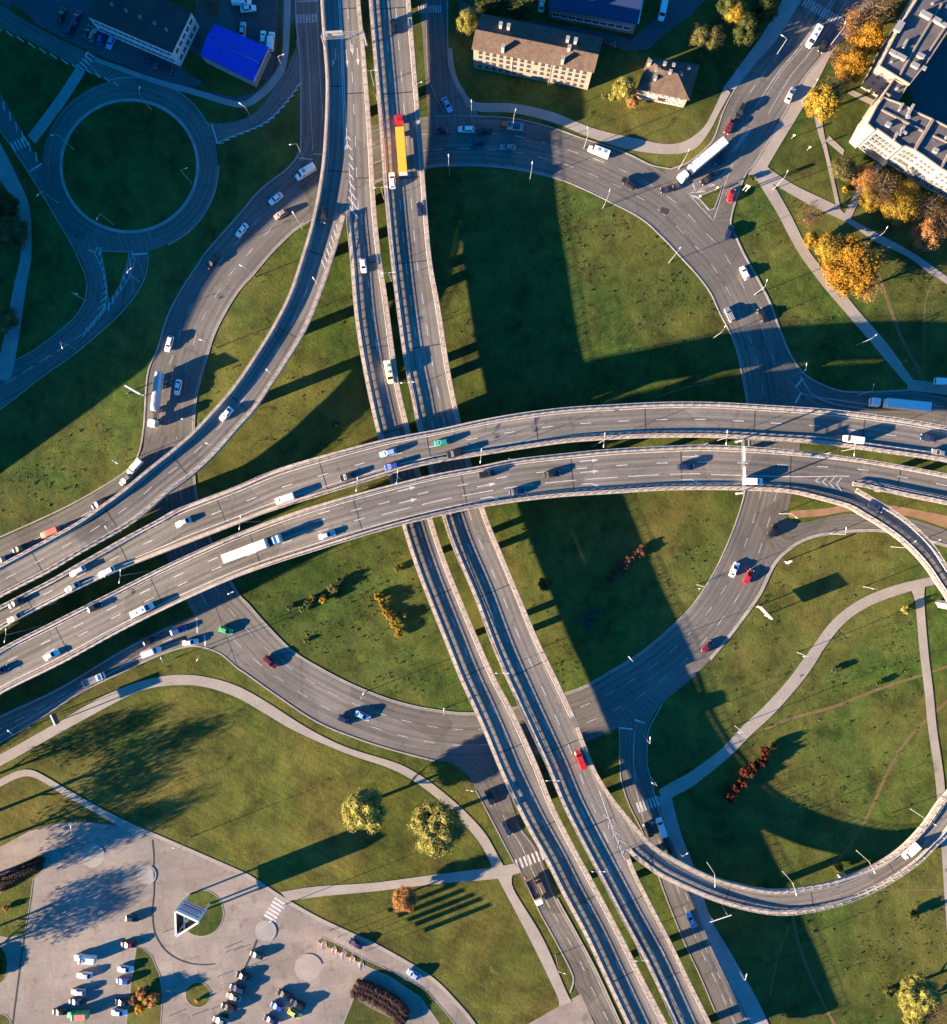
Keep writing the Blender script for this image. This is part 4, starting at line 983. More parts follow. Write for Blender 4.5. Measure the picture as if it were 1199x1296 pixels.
def semi(kind='box'):
    root = empty('lorry', (0, 0, -50)); X = 8.25
    cabtruck(root, X, 3.3, 1.22, 2.2)
    mb = MB(); mb.box((X-4.0, 0, .85), (5.2, 1.0, .35)); mb.box((-2.2, 0, 1.0), (11.4, 1.1, .3)); mb.build('chassis', MAT['chassis'], root)
    if kind == 'box':
        mb = MB(); c = (-2.0, 0, 2.55); mb.box(c, (12.6, 2.5, 2.85))
        mb.box((-2.0, 0, 3.99), (12.4, 2.3, .05))
        for k in range(9): mb.box((-7.8 + k*1.45, 0, 4.03), (.07, 2.3, .03))
        o = mb.build('trailer', MAT['paint_white'], root)
        mb = MB(); mb.box((-8.33, 0, 2.5), (.05, 2.2, 2.5)); mb.build('rear_door', MAT['paint_silver'], root)
    else:
        mb = MB(); mb.tube([(-8.0,0,2.3),(-7.7,0,2.3),(-2,0,2.3),(3.2,0,2.3),(3.5,0,2.3)], [.8,1.15,1.2,1.15,.8], 18)
        mb.build('tank', MAT['paint_silver'], root, smooth=True)
        mb = MB(); mb.box((-2.2, 0, 3.52), (9.5, .6, .08))
        for k in range(5): mb.cyl((-6.2 + 2*k, 0, 3.6), .32, .14, 10)
        mb.build('catwalk', MAT['galvanised'], root)
        mb = MB()
        for sg in (-1, 1): mb.box((-2.2, sg*1.15, 1.5), (10.5, .12, .3))
        mb.build('side_rail', MAT['white_metal'], root)
    wheels(root, (X-1.3, X-4.9, -3.6, -4.9, -6.2), .98, .5, .34); lights(root, X - .02, -8.2, .85, .85)
    return root
def lorry(kind):
    root = empty('lorry', (0, 0, -50))
    X = {'tipper': 4.0, 'flatbed': 3.3, 'dropside': 3.3}[kind]
    cabtruck(root, X, 2.7 if kind == 'tipper' else 2.3, 1.15 if kind == 'tipper' else 1.0, 1.9)
    mb = MB(); mb.box((-.3, 0, .8), (2*X - 1, .9, .3)); mb.build('chassis', MAT['chassis'], root)
    hb = 1.2 if kind == 'tipper' else 1.05; x1 = X - 2.1; x0 = -X; zc = 1.05
    mb = MB(); mb.box(((x0+x1)/2, 0, zc), (x1-x0, 2*hb, .12))
    hh = {'tipper': 1.3, 'flatbed': .35, 'dropside': .5}[kind]
    for sg in (-1, 1): mb.box(((x0+x1)/2, sg*(hb-.04), zc+.06+hh/2), (x1-x0, .08, hh))
    mb.box((x0+.04, 0, zc+.06+hh/2), (.08, 2*hb-.17, hh)); mb.box((x1-.04, 0, zc+.06+hh/2+.1), (.08, 2*hb-.17, hh+.2))
    mb.build('bed', MAT['paint_white'], root)
    if kind == 'tipper':
        mb = MB(); rr = random.Random(3); n = 8
        vs = [(x0+.1+(x1-x0-.2)*i/n, -hb+.1+(2*hb-.2)*j/4, zc+.55+(.35 if 0 < i < n and 0 < j < 4 else 0)+rr.uniform(0, .2)) for i in range(n+1) for j in range(5)]
        mb.add(vs, [(i*5+j, (i+1)*5+j, (i+1)*5+j+1, i*5+j+1) for i in range(n) for j in range(4)]); mb.build('load', MAT['load_brown'], root)
    if kind == 'dropside':
        mb = MB(); mb.box(((x0+x1)/2-.3, .1, zc+.35), (2.0, 1.3, .5), .1); mb.box((x1-.6, -.4, zc+.3), (.6, .7, .4), .3); mb.build('load', MAT['panel_dark'], root)
    wheels(root, (X-1.0, -X+1.3) if kind != 'tipper' else (X-1.1, -X+1.2, -X+2.4), hb-.16, .45, .28); lights(root, X-.02, -X-.02, .8, .8)
    return root
PROTO = {}
def proto(k):
    if k not in PROTO:
        PROTO[k] = (car(k) if k in ('sedan', 'hatch', 'suv', 'wagon') else van(k) if k in ('van', 'minibus', 'camper') else semi('box') if k == 'semi' else semi('tank') if k == 'tanker' else lorry(k))
    return PROTO[k]
def copy_tree(o, parent=None):
    c = o.copy(); C.collection.objects.link(c)
    if parent: c.parent = parent
    for ch in o.children: copy_tree(ch, c)
    return c
LAY = dict(G=None, A=A, B=B, C=CC, D=D, R=RW, L=LP)
GROUPS = dict(G='vehicles on the ground level roads', A='vehicles on the western viaduct', B='vehicles on the eastern viaduct', C='vehicles on the upper overpass deck', D='vehicles on the lower overpass deck', R='vehicles on the curved ramp', L='vehicles on the loop ramp', K='vehicles parked on the paved square', Y='vehicles parked in the shaded yard')
USED = set()
def vehicle(kind, col, px, py, hd, lay, label, paint2=None):
    src = proto(kind)
    first = kind not in USED; USED.add(kind)
    root = src if first else copy_tree(src)
    st = LAY.get(lay)
    pitch = 0.0
    hm = {'semi': 2.2, 'tanker': 2.2}.get(kind, 0.9)
    if st:
        m = st.near(px, py); z = st.at(m, .5).z
        d = st.at(m + 2, .5) - st.at(m - 2, .5)
        if hd == 'b': d = -d
        if isinstance(hd, tuple): dd = Vector((hd[0], -hd[1], 0)); d = Vector((dd.x, dd.y, 0))
        pitch = -math.atan2(d.z, math.hypot(d.x, d.y))
    else:
        z = 0.07 if lay != 'K' else 0.03; d = Vector((hd[0], -hd[1], 0))
    p = P(px, py, z + hm); p.z = z + 0.005
    root.location = p; root.rotation_euler = (0, pitch, math.atan2(d.y, d.x))
    pm = MAT['paint_' + col]; p2 = MAT['paint_' + (paint2 or col)]
    for ch in root.children:
        nm = ch.name.split('.')[0]
        if nm in ('body', 'cab', 'roof_fairing'): rep(ch, 0, pm)
        elif nm in ('trailer', 'bed'): rep(ch, 0, p2)
    cat = {'semi': 'lorry', 'tanker': 'lorry', 'tipper': 'lorry', 'flatbed': 'lorry', 'dropside': 'lorry', 'van': 'van', 'minibus': 'minibus', 'camper': 'camper van'}.get(kind, 'car')
    root.name = {'car': 'car', 'van': 'van', 'minibus': 'minibus', 'camper van': 'camper_van', 'lorry': 'lorry'}[cat]
    tag(root, label, cat, GROUPS[lay])
V = [
# western viaduct (downwards) and eastern viaduct (upwards)
('hatch','white',460,336,'f','A','white hatchback alone on the western viaduct below the painted chevrons'),
('minibus','cream',493,471,'f','A','pale yellow van on the western viaduct just above the overpass'),
('semi','red',508,183,'b','B','long lorry with red cab and orange trailer on the eastern viaduct','amber'),
('wagon','white',496.5,228,'b','B','white car with orange bonnet close behind the orange lorry'),
('sedan','black',498,33,'b','B','black car near the top of the eastern viaduct, ahead of the orange lorry'),
('hatch','navy',531.5,264,'b','B','dark blue car by the right rail below the orange lorry'),
('van','red',735,961,'b','B','red van on the eastern viaduct where the loop ramp merges'),
# curved ramp and loop
('sedan','black',410.5,272,'f','R','black car at the top of the curved ramp beside the gore point'),
('sedan','white',286,524,'f','R','white car halfway down the curved ramp'),
('sedan','navy',1109,641,'f','L','dark blue car on the exit ramp beside the right hand gore'),
('van','white',1153,1077,'f','L','white van on the loop ramp at the lower right'),
# upper overpass deck (leftwards)
('wagon','skyblue',491,573,'b','C','light blue estate car on the upper overpass deck above the viaducts'),
('hatch','blue',496,590,'b','C','blue hatchback by the inner rail of the upper deck above the viaducts'),
('sedan','black',440,603,'b','C','black saloon on the upper deck left of the two blue cars'),
('van','white',361,631,'b','C','small white van on the left half of the upper overpass deck'),
('hatch','teal',559,560,'b','C','bright green car on the upper overpass deck'),
('suv','black',576,574,'b','C','black car just below the bright green car'),
('van','white',1080,556,'b','C','white box van at the right end of the upper overpass deck'),
('sedan','navy',1176,554,'b','C','dark blue car at the right edge of the upper overpass deck'),
('sedan','grey',1190,573,'b','C','grey car by the inner rail at the right edge of the upper deck'),
('sedan','silver',232,661,'b','C','silver saloon on the upper deck left of the small white van'),
('wagon','silver',98,723,'b','C','silver grey estate car on the upper deck nearest the ramp railing'),
('suv','white',135,724,'b','C','white off roader with dark rear on the left part of the upper deck'),
('sedan','grey',92,743,'b','C','dark grey saloon with pale bonnet on the upper deck under the silver estate'),
('sedan','black',20,763,'b','C','black car near the left edge of the upper deck by the ramp railing'),
('sedan','bronze',19,782,'b','C','brown saloon near the left edge of the upper deck by the inner rail'),
# lower overpass deck (rightwards)
('semi','white',320,694,'f','D','long white articulated lorry on the lower overpass deck'),
('sedan','silver',414,677,'f','D','silver saloon ahead of the long white lorry'),
('suv','black',616,600,'f','D','black off roader on the lower deck beside the straight ahead arrows'),
('sedan','black',699,600,'f','D','black saloon right of the black off roader on the lower deck'),
('sedan','navy',655,622,'f','D','dark blue saloon by the lower rail of the lower overpass deck'),
('suv','navy',868,591,'f','D','dark blue car near the sign gantry on the lower overpass deck'),
('van','white',953,609,'f','D','white car passing the sign gantry by the lower rail'),
('hatch','black',120,768,'f','D','black hatchback on the left part of the lower overpass deck'),
('minibus','white',181,772,'f','D','white minibus on the left part of the lower overpass deck'),
('sedan','white',65,829,'f','D','white saloon near the left edge of the lower overpass deck'),
('sedan','navy',1,849,'f','D','dark car cut by the left edge of the photo on the lower deck'),
# slip road and western side of the ring
('van','salmon',63,674,(-0.93,0.36),'G','red van on the slip road beside the curved ramp'),
('sedan','black',25,694,(-0.93,0.38),'G','black saloon behind which the red slip road van follows'),
('sedan','navy',4,708,(-0.93,0.38),'G','dark car at the left edge on the slip road'),
('wagon','black',125,637,(-0.86,0.5),'G','black estate car on the slip road close to the ramp parapet'),
('hatch','grey',159,607,(-0.75,0.65),'G','grey hatchback on the slip road next to a small white truck'),
('van','white',171,591,(-0.68,0.73),'G','small white truck on the slip road bend'),
('tanker','white',197.5,505,(-0.13,0.99),'G','silver tanker lorry with white cab on the western ring road'),
('sedan','white',225,490,(-0.16,0.98),'G','white saloon in the shadow of the silver tanker'),
('wagon','white',214,435,(-0.28,0.96),'G','white estate car behind the silver tanker'),
('sedan','black',268,331,(-0.6,0.8),'G','black saloon in the shade on the western ring road'),
('sedan','white',306,291,(-0.62,0.78),'G','white saloon on the ring road between the shaded black and the greenish car'),
('hatch','bronze',355,271,(-0.85,0.53),'G','greenish grey hatchback on the sunny lane near the western viaduct'),
('sedan','white',349,251,(-0.78,0.62),'G','white saloon turning from the side street to the ring'),
('camper','white',387,218,(-0.85,0.53),'G','white delivery van at the foot of the side street'),
# ring road top, right and bottom
('sedan','navy',560,165,(-1,-0.05),'G','dark saloon in shade on the ring just right of the viaduct'),
('wagon','white',590,163,(-1,-0.02),'G','white estate car in the shaded top of the ring'),
('sedan','black',612,165,(-1,0.02),'G','black saloon in shade between the white estate and the orange truck'),
('hatch','navy',604,180,(-1,0),'G','dark blue hatchback in the middle lane of the shaded ring'),
('sedan','grey',643,186,(-1,-0.05),'G','dark grey saloon below the orange truck on the shaded ring'),
('dropside','orange',648,160,(-1,-0.12),'G','small truck with orange cab and open pale bed','silver'),
('minibus','white',758,192,(-0.93,-0.36),'G','white minibus with roof hatches on the top right of the ring'),
('suv','black',796,232,(-0.8,-0.6),'G','black off roader on the sunny upper right of the ring'),
('sedan','black',846,239,(-0.97,0.2),'G','black saloon entering the ring in front of the white lorry'),
('sedan','black',896,226,(-0.75,0.55),'G','black saloon waiting by the traffic island'),
('semi','white',889,203,(-0.77,0.64),'G','white articulated lorry turning from the avenue into the ring'),
('hatch','red',926,247,(0.3,-0.95),'G','bright red car right of the triangular traffic island'),
('suv','navy',923,294,(0.35,-0.94),'G','dark blue off roader leaving the ring below the bright red car'),
('hatch','white',943,345,(-0.45,-0.9),'G','white hatchback on the right side of the ring'),
('suv','grey',924,398,(-0.45,-0.88),'G','grey off roader at the shadow edge in the inner ring lane'),
('sedan','black',966,399,(-0.45,-0.88),'G','black saloon at the shadow edge in the outer ring lane'),
('semi','white',1139,512,(-1,-0.1),'G','white articulated lorry in shade on the east road'),
('suv','black',979,672,(0.5,-0.85),'G','black car turning off beside the exit road'),
('sedan','white',930,721,(0.4,-0.9),'G','white saloon on the lower right of the ring'),
('sedan','red',948,730,(0.45,-0.88),'G','bright red saloon beside the white saloon on the ring'),
('hatch','maroon',896,819,(0.65,-0.72),'G','dark red hatchback at the shadow edge on the lower ring'),
('suv','maroon',342,838,(0.75,0.65),'G','dark red car on the sunny lower left of the ring'),
('suv','navy',437,911,(0.9,0.35),'G','dark blue off roader behind the light blue saloon on the ring'),
('sedan','skyblue',459,906,(0.88,0.42),'G','light blue saloon on the lower left of the ring'),
('hatch','lime',286,798,(0.92,0.25),'G','bright green car entering the ring from the approach road'),
# approach road
('wagon','blue',226,798,(0.94,-0.3),'G','blue estate car in shade at the head of the approach road'),
('hatch','black',190,811,(0.92,-0.4),'G','black hatchback in shade beside the white approach road van'),
('van','white',192,825,(0.93,-0.36),'G','white van on the approach road'),
('sedan','white',241,813,(0.98,-0.12),'G','white saloon waiting at the give way line of the approach road'),
('flatbed','white',119,860,(0.92,-0.38),'G','white cabbed flatbed truck on the approach road','grey'),
# avenue
('minibus','white',1030,47,(-0.5,0.86),'G','white van in the shaded avenue near the zebra crossing'),
('sedan','black',1043,57,(-0.5,0.86),'G','black saloon beside the white van in the shaded avenue'),
('sedan','silver',1001,120,(0.45,-0.88),'G','silver saloon on the sunny right lane of the avenue'),
('suv','black',938,140,(-0.5,0.86),'G','black car on the avenue above the dark red one'),
('sedan','maroon',924,160,(-0.5,0.86),'G','dark red saloon on the left lane of the avenue'),
('sedan','navy',914,201,(-0.6,0.8),'G','dark saloon hidden in the shadow of the turning white lorry'),
('sedan','skyblue',566,132,(0.45,0.88),'G','pale blue saloon at the mouth of the shaded service road'),
# lower roads
('sedan','navy',642,1049,(0.45,0.9),'G','dark blue saloon under the willow shade on the lower side road'),
('wagon','black',620,1010,(0.4,0.9),'G','black estate car in deep shade at the top of the lower side road'),
('tipper','white',677,1127,(0.42,0.91),'G','tipper lorry with white cab and brown load below the zebra crossing','bronze'),
('van','white',837,1047,(-0.3,-0.95),'G','white van in shade stopped below the zebra crossing of the lower road'),
('sedan','black',822,1050,(-0.3,-0.95),'G','black saloon beside the shaded white van on the lower road'),
('suv','black',846,1072,(-0.4,-0.92),'G','black off roader in shade behind the white van on the lower road'),
('sedan','skyblue',875,1165,(-0.4,-0.92),'G','blue grey saloon in shade on the lower road below the loop ramp'),
('sedan','purple',450,1195,(-0.88,-0.46),'G','dark purple saloon on the driveway beside the pink flags'),
('sedan','skyblue',524,1234,(-0.85,-0.5),'G','light blue saloon on the driveway below the flags'),
('van','white',1195,483,(1,0.05),'G','white vehicle at the right edge beside the footpath above the east road'),
# paved square
('hatch','darkgreen',168,1163,(1,0.05),'K','dark green car alone near the middle of the paved square'),
('sedan','maroon',163,1196,(-1,0),'K','dark red car in the shadow of the white camper'),
('camper','white',108,1213,(-1,-0.08),'K','white camper van with a brown roof vent'),
('sedan','silver',107,1235,(-1,-0.02),'K','silver car parked below the white camper van'),
('sedan','white',159,1227,(1,0.05),'K','white car parked at the top of the leaf shaped island'),
('hatch','blue',156,1242,(-1,-0.02),'K','bright blue car parked below the white one at the leaf shaped island'),
('hatch','silver',99,1256,(-1,-0.02),'K','grey silver hatchback in the left parking row'),
('sedan','navy',97,1268,(-1,-0.02),'K','dark blue saloon in the left parking row above the green van'),
('sedan','black',76,1281,(-1,0),'K','black saloon left of the green and orange van'),
('camper','lime',99,1284,(-1,0.03),'K','green and orange van in the left parking row','orange'),
('sedan','black',155,1269,(-1,-0.08),'K','black saloon right of the shadows beside the brown shrubs'),
('sedan','white',151,1282,(1,0.08),'K','white saloon at the foot of the leaf shaped island'),
('hatch','darkgreen',325,1209,(-0.95,-0.3),'K','dark green hatchback standing apart below the grey paved disc'),
('sedan','black',308,1236,(-0.95,-0.3),'K','black saloon at the top of the dark parked row'),
('suv','navy',301,1251,(-0.95,-0.3),'K','dark blue off roader second in the dark parked row'),
('sedan','bronze',296,1262,(-0.95,-0.3),'K','brown saloon in the middle of the dark parked row'),
('suv','black',290,1275,(-0.95,-0.3),'K','black off roader at the lower end of the dark parked row'),
('sedan','grey',279,1292,(-0.95,-0.3),'K','grey saloon cut by the bottom edge beside the dark row'),
('sedan','black',360,1259,(-0.9,-0.4),'K','black saloon above the bright blue car in the middle row'),
('hatch','blue',351,1274,(-0.9,-0.35),'K','bright blue hatchback beside the small yellow car'),
('suv','black',377,1271,(-0.9,-0.45),'K','black off roader touching shadows with the small yellow car'),
('hatch','yellow',373,1283,(0.88,0.47),'K','small yellow car in the middle row'),
('sedan','purple',343,1291,(-0.9,-0.35),'K','dark purple saloon at the bottom edge left of the yellow car'),
# shaded yard
('hatch','bronze',117,44,(0.4,-0.9),'Y','brown and silver hatchback parked against the white building'),
('hatch','blue',128,47,(0.4,-0.9),'Y','deep blue car between two pale cars at the white building'),
('hatch','skyblue',140,53,(-0.4,0.9),'Y','pale blue car parked against the white building'),
('sedan','black',110,41,(0.4,-0.9),'Y','black car at the left end of the row by the white building'),
('sedan','black',77,19,(0.35,-0.93),'Y','black car farthest left in the shaded yard'),
('sedan','purple',96,22,(0.35,-0.93),'Y','dark purple car in the shaded yard behind the black one'),
('suv','navy',89,36,(0.35,-0.93),'Y','dark blue off roader standing apart in the shaded yard'),
('sedan','navy',189,79,(0.9,0.42),'Y','dark blue saloon parked under the long front of the white building'),
('sedan','maroon',208,87,(0.9,0.42),'Y','dark red saloon parked at the corner of the white building'),
('hatch','white',333,47,(0.05,-1),'Y','white hatchback by the upper right corner of the blue roofed hall'),
('van','white',343,52,(0.1,-1),'Y','white van by the upper right corner of the blue roofed hall'),
('sedan','white',314,10,(1,-0.1),'Y','white saloon parked above the blue roofed hall'),
('van','white',306,2,(1,0),'Y','white van at the top edge above the blue roofed hall'),
('sedan','silver',307,37,(0.1,-1),'Y','silver saloon beside the upper edge of the blue roofed hall'),
('sedan','white',686,5,(0.1,-1),'Y','white car parked behind the dark blue roofed hall'),
('hatch','maroon',771,55,(1,0.05),'Y','dark red car at the end of the long apartment house'),
('van','white',839,14,(-0.2,0.98),'Y','white van parked on the back lane at the top'),
]
for v in V: vehicle(*v)
for o in [q for q in C.objects if q.get('label') == 'green and orange van in the left parking row']:
    for ch in o.children:
        if ch.name.startswith('roof_hatch'): ch.location.x = -.5; ch.data = ch.data.copy(); ch.data.transform(Matrix.Diagonal((4.2, 1.85, 1, 1)) @ Matrix.Translation((-.3, 0, 0))); ch.data.transform(Matrix.Translation((-.4, 0, 0))); rep(ch, 0, MAT['paint_salmon'])
# ------------------------------------------------------------------ buildings
def mirror_base(px_pts, z): return [P(x, y, z) for x, y in px_pts]
def wallbox(root, pts, z1, mat, name='wall', z0=0.0):
    mb = MB(); n = len(pts)
    vs = [(p.x, p.y, z0) for p in pts] + [(p.x, p.y, z1) for p in pts]
    mb.add(vs, [(k, (k+1) % n, n+(k+1) % n, n+k) for k in range(n)]); return mb.build(name, MAT[mat], root)
WINS = {}
def windows(root, a, b, zs, n, w=1.3, h=1.4, mg=0.08, frame='white_metal', skip=()):
    """a, b: base points of a facade seen from outside left to right"""
    a, b = Vector((a.x, a.y, 0)), Vector((b.x, b.y, 0)); d = b - a; L = d.length; d.normalize()
    ang = math.atan2(d.y, d.x)
    key = (w, h, frame)
    for zi, z in enumerate(zs):
        for k in range(n):
            if (zi, k) in skip: continue
            t = mg * L + (1 - 2 * mg) * L * (k + .5) / n
            if key not in WINS:
                mb = MB(); mb.box((0, -.02, 0), (w, .08, h), 0, 0); mb.box((0, -.045, 0), (w - .22, .08, h - .22), 0, 1); mb.box((0, -.07, 0), (.07, .08, h - .2), 0, 0)
                mb.box((0, -.12, -h/2 - .05), (w + .2, .22, .06), 0, 0)
                o = mb.build('window', None, root, mats=[MAT[frame], MAT['window_glass']]); WINS[key] = o
            else:
                o = WINS[key].copy(); C.collection.objects.link(o); o.parent = root
            p = a + d * t; o.location = (p.x, p.y, z); o.rotation_euler = (0, 0, ang)
def chimney(root, px, py, z0, z1, w=0.9, l=1.4, ang=0, mat='wall_cream', nm='chimney'):
    p = P(px, py, z1); mb = MB(); mb.box((p.x, p.y, (z0+z1)/2), (l, w, z1-z0), ang); mb.box((p.x, p.y, z1+.06), (l+.2, w+.2, .12), ang)
    ch = mb.build(nm, MAT[mat], root); return ch
def gable(root, e, ridge, ze, zr, mat, ov=0.35):
    """e: 4 eave points (world xy) SW SE NE NW, ridge: W, E points; a roof with thickness"""
    SW, SE, NE, NW = [Vector((p.x, p.y, ze)) for p in e]; W, E = [Vector((p.x, p.y, zr)) for p in ridge]
    mb = MB(); t = Vector((0, 0, -.22))
    for q in ((SW, SE, E, W), (NE, NW, W, E)):
        v = list(q) + [p + t for p in q]; mb.add(v, [(0,1,2,3),(7,6,5,4),(0,4,5,1),(1,5,6,2),(2,6,7,3),(3,7,4,0)])
    return mb.build('roof', MAT[mat], root)
def inset(pts, k):
    c = sum(pts, Vector()) / len(pts); return [c + (p - c) * (1 - k / (p - c).length) for p in pts]

# long apartment house at the top
b = tag(empty('apartment_house', (0, 0, 0)), 'long cream apartment house with a brown pitched roof and six chimneys', 'building')
e = [P(597,62,10.5), P(752,92,10.5), P(764,48,10.5), P(609,17,10.5)]
rd = [P(602,37,13.6), P(758,69,13.6)]
rf = gable(b, e, rd, 10.5, 13.6, 'roof_brown')
wl = inset(e, 0.55); W_ = wallbox(b, wl, 10.32, 'wall_cream')
mb = MB()
for i, j, r in ((0, 3, rd[0]), (1, 2, rd[1])):
    p, q = wl[i], wl[j]; mid = (p + q) / 2; mb.add([(p.x, p.y, 10.3), (q.x, q.y, 10.3), (mid.x, mid.y, 13.25)], [(0, 1, 2)])
mb.build('gable', MAT['wall_grey'], b)
windows(b, wl[0], wl[1], (1.9, 4.5, 7.1, 9.4), 16, 1.0, 1.1, 0.03, 'panel_dark', skip=((0,7),(2,8),(0,8)))
ang = math.atan2((wl[1]-wl[0]).y, (wl[1]-wl[0]).x)
for x, y, zz in ((634,30,13.6),(644,32,13.6),(719,48,13.6),(729,50,13.6),(637,58,13.0),(721,59,14.0),(713,73,13.0)): chimney(rf, x, y, 11.0, zz + .9, 1.0, 0.8, ang, 'wall_white')
mb = MB()
for k in (0.33, 0.66): p = wl[0].lerp(wl[1], k); mb.box((p.x, p.y, 5.1), (.14, .3, 10), ang)
mb.build('downpipe', MAT['rail_metal'], b)

# hipped house
b = tag(empty('house', (0, 0, 0)), 'small house with a brown hipped roof and pale walls at the edge of the lawn', 'building')
z1, z2 = 5.6, 9.2
e = [P(806,113,z1), P(873,127,z1), P(886,82,z1), P(821,72,z1)]; r0, r1_ = P(838,88,z2), P(858,93,z2)
mb = MB(); E4 = [Vector((p.x, p.y, z1)) for p in e]
mb.add(E4 + [r0, r1_] + [p - Vector((0, 0, .2)) for p in E4], [(0,1,5,4),(1,2,5),(2,3,4,5),(3,0,4),(0,6,7,1),(1,7,8,2),(2,8,9,3),(3,9,6,0)])
rf = mb.build('roof', MAT['roof_brown'], b)
wl = inset(e, 0.7); wallbox(b, wl, 5.5, 'wall_cream'); windows(b, wl[0], wl[1], (1.6, 4.2), 7, 1.1, 1.3, 0.05)
ang = math.atan2((wl[1]-wl[0]).y, (wl[1]-wl[0]).x)
for x, y, zz in ((823,78,8.2),(831,88,8.4),(849,90,9.9),(830,98,8.6),(842,80,9.0),(853,82,8.8),(872,86,8.2),(862,93,8.6)): chimney(rf, x, y, 6.0, zz, .8, .7, ang, 'wall_white')
mb = MB(); p = (wl[0] + wl[1]) / 2; mb.box((p.x, p.y - .5, 3.0), (2.2, 1.0, .15), ang); mb.build('porch_roof', MAT['roof_brown'], b)

# white building upper left
b = tag(empty('white_building', (0, 0, 0)), 'white two storey building with rows of dark windows and a dark flat roof', 'building')
z1 = 8.0
e = [P(109,20,z1), P(218,67,z1), P(243,14,z1), P(134,-34,z1)]
mb = MB(); mb.prism([(p.x, p.y) for p in e], z1 - .25, z1, 0)
mb.build('roof', MAT['roof_maroon'], b)
wl = inset(e, 0.3); wallbox(b, wl, z1 - .26, 'wall_white_for_shade'); windows(b, wl[0], wl[1], (2.2, 5.6), 13, 1.7, 1.7, 0.04, 'white_metal'); windows(b, wl[1], wl[2], (2.2, 5.6), 5, 1.7, 1.7, 0.06, 'white_metal')
rr = random.Random(5)
for k in range(5): chimney(b, 140 + k * 17 + rr.uniform(-5, 5), 5 + k * 8, z1, z1 + .7, .6, .6, 0.4, 'wall_grey', 'roof_vent')

# blue roofed hall
b = tag(empty('hall', (0, 0, 0)), 'low hall with a vivid blue metal roof', 'building')
z1 = 4.2; e = [P(254,70,z1), P(321,103,z1), P(341,60,z1), P(272,30,z1)]
rf = gable(b, e, [P(261,48,5.2), P(329,79,5.2)], z1, 5.2, 'roof_blue')
mb = MB(); sweep(mb, [P(261,48,5.25), P(329,79,5.25)], [(-.18, 0), (.18, 0), (.1, .1), (-.1, .1)])
for k in range(1, 14):
    t = k / 14
    for i0, i1 in ((0, 1), (3, 2)):
        q = P(261 + 68*t, 48 + 31*t, 5.23); s_ = e[i0].lerp(e[i1], t); s_.z = z1 + .03; mb.bar(q, s_, .06)
mb.build('ridge_and_seams', MAT['paint_blue'], rf)
wallbox(b, inset(e, .3), z1 - .1, 'wall_grey')
mb = MB(); p = inset(e, .25)[1]; q = inset(e, .25)[2]; mb.bar((p.x+.2, p.y-.1, .0+4.1), (q.x+.2, q.y-.1, 4.1), .25); mb.build('gutter', MAT['white_metal'], b)

# dark blue roofed hall at the top
b = tag(empty('hall', (0, 0, 0)), 'dark blue roofed hall at the top edge, half in shade', 'building')
z1 = 5.5; e = [P(694,10,z1), P(807,31,z1), P(820,-30,z1), P(706,-50,z1)]
rf = gable(b, e, [P(700,-20,6.8), P(813,0,6.8)], z1, 6.8, 'roof_blue_dim'); wl = inset(e, .4); wallbox(b, wl, z1 - .1, 'wall_grey'); windows(b, wl[0], wl[1], (2.6,), 10, 2.0, 1.6, .04)
mb = MB(); mb.bar(P(808,30,z1+.1), P(818,-20,z1+.1), .3); mb.build('verge_trim', MAT['white_metal'], rf)

# white apartment blocks upper right
def block(label, pts, z1, fac, steps, boxes, wm='wall_cream'):
    b = tag(empty('apartment_block', (0, 0, 0)), label, 'building', 'white apartment blocks at the upper right')
    w_ = [P(x, y, z1) for x, y in pts]
    mb = MB(); mb.prism([(p.x, p.y) for p in w_], z1 - .3, z1 - .05, 0); rf = mb.build('roof', MAT['roof_felt'], b)
    n = len(w_); wallbox(b, w_, z1 - .31, wm)
    mb = MB(); ws = [Vector((p.x, p.y, 0)) for p in w_]
    sweep(mb, [Vector((p.x, p.y, z1 - .3)) for p in ws + [ws[0]]], [(-.16, -.02), (.16, -.02), (.16, .75), (-.16, .75)])
    mb.build('parapet', MAT['wall_cream'], b)
    for q0, q1, hh, wd in steps:
        mb = MB(); a, c = P(*q0, z1), P(*q1, z1); mb.bar((a.x, a.y, z1 + hh/2 - .05), (c.x, c.y, z1 + hh/2 - .05), wd, 0, hh); mb.build('roof_upstand', MAT['wall_cream'], rf)
    for x, y, l, wd, hh, an in boxes: chimney(rf, x, y, z1 - .1, z1 + hh * .6, wd * .75, l * .85, R(an), 'wall_white', 'vent_stack')
    for i, j, nn, zs in fac: windows(b, w_[i], w_[j], zs, nn, 1.0, .95, .06, 'wall_grey')
    return b
z1 = 12.0
block('upper white apartment block with its sunny cream gable end', [(1113,84),(1151,107),(1171,82),(1199,40),(1260,-60),(1212,-90),(1159,2),(1140,32)], z1,
      [(7, 0, 5, (2, 4.9, 7.8, 9.9)), (0, 1, 3, (2, 4.9, 7.8, 9.9))], [((1139,95),(1156,64),.35,.5),((1156,64),(1192,5),.35,.5),((1121,61),(1146,74),.3,.4),((1176,65),(1198,32),.5,.45)],
      [(1139,33,3.4,2.2,1.5,60),(1173,18,3.6,1.6,1.6,-28),(1131,66,2.2,1.3,1.4,-28),(1141,71,3.4,1.3,1.4,-28),(1146,55,3.0,.6,1.2,62),(1166,70,2.4,1.4,1.3,-28),(1159,82,2.4,1.4,1.3,-28),(1187,25,2.2,1.4,1.6,-28),(1194,30,2.6,1.2,1.2,-28),(1170,86,1.2,1.2,.9,-28),(1129,78,.4,.4,.9,0),(1181,4,.5,.5,1,0)])
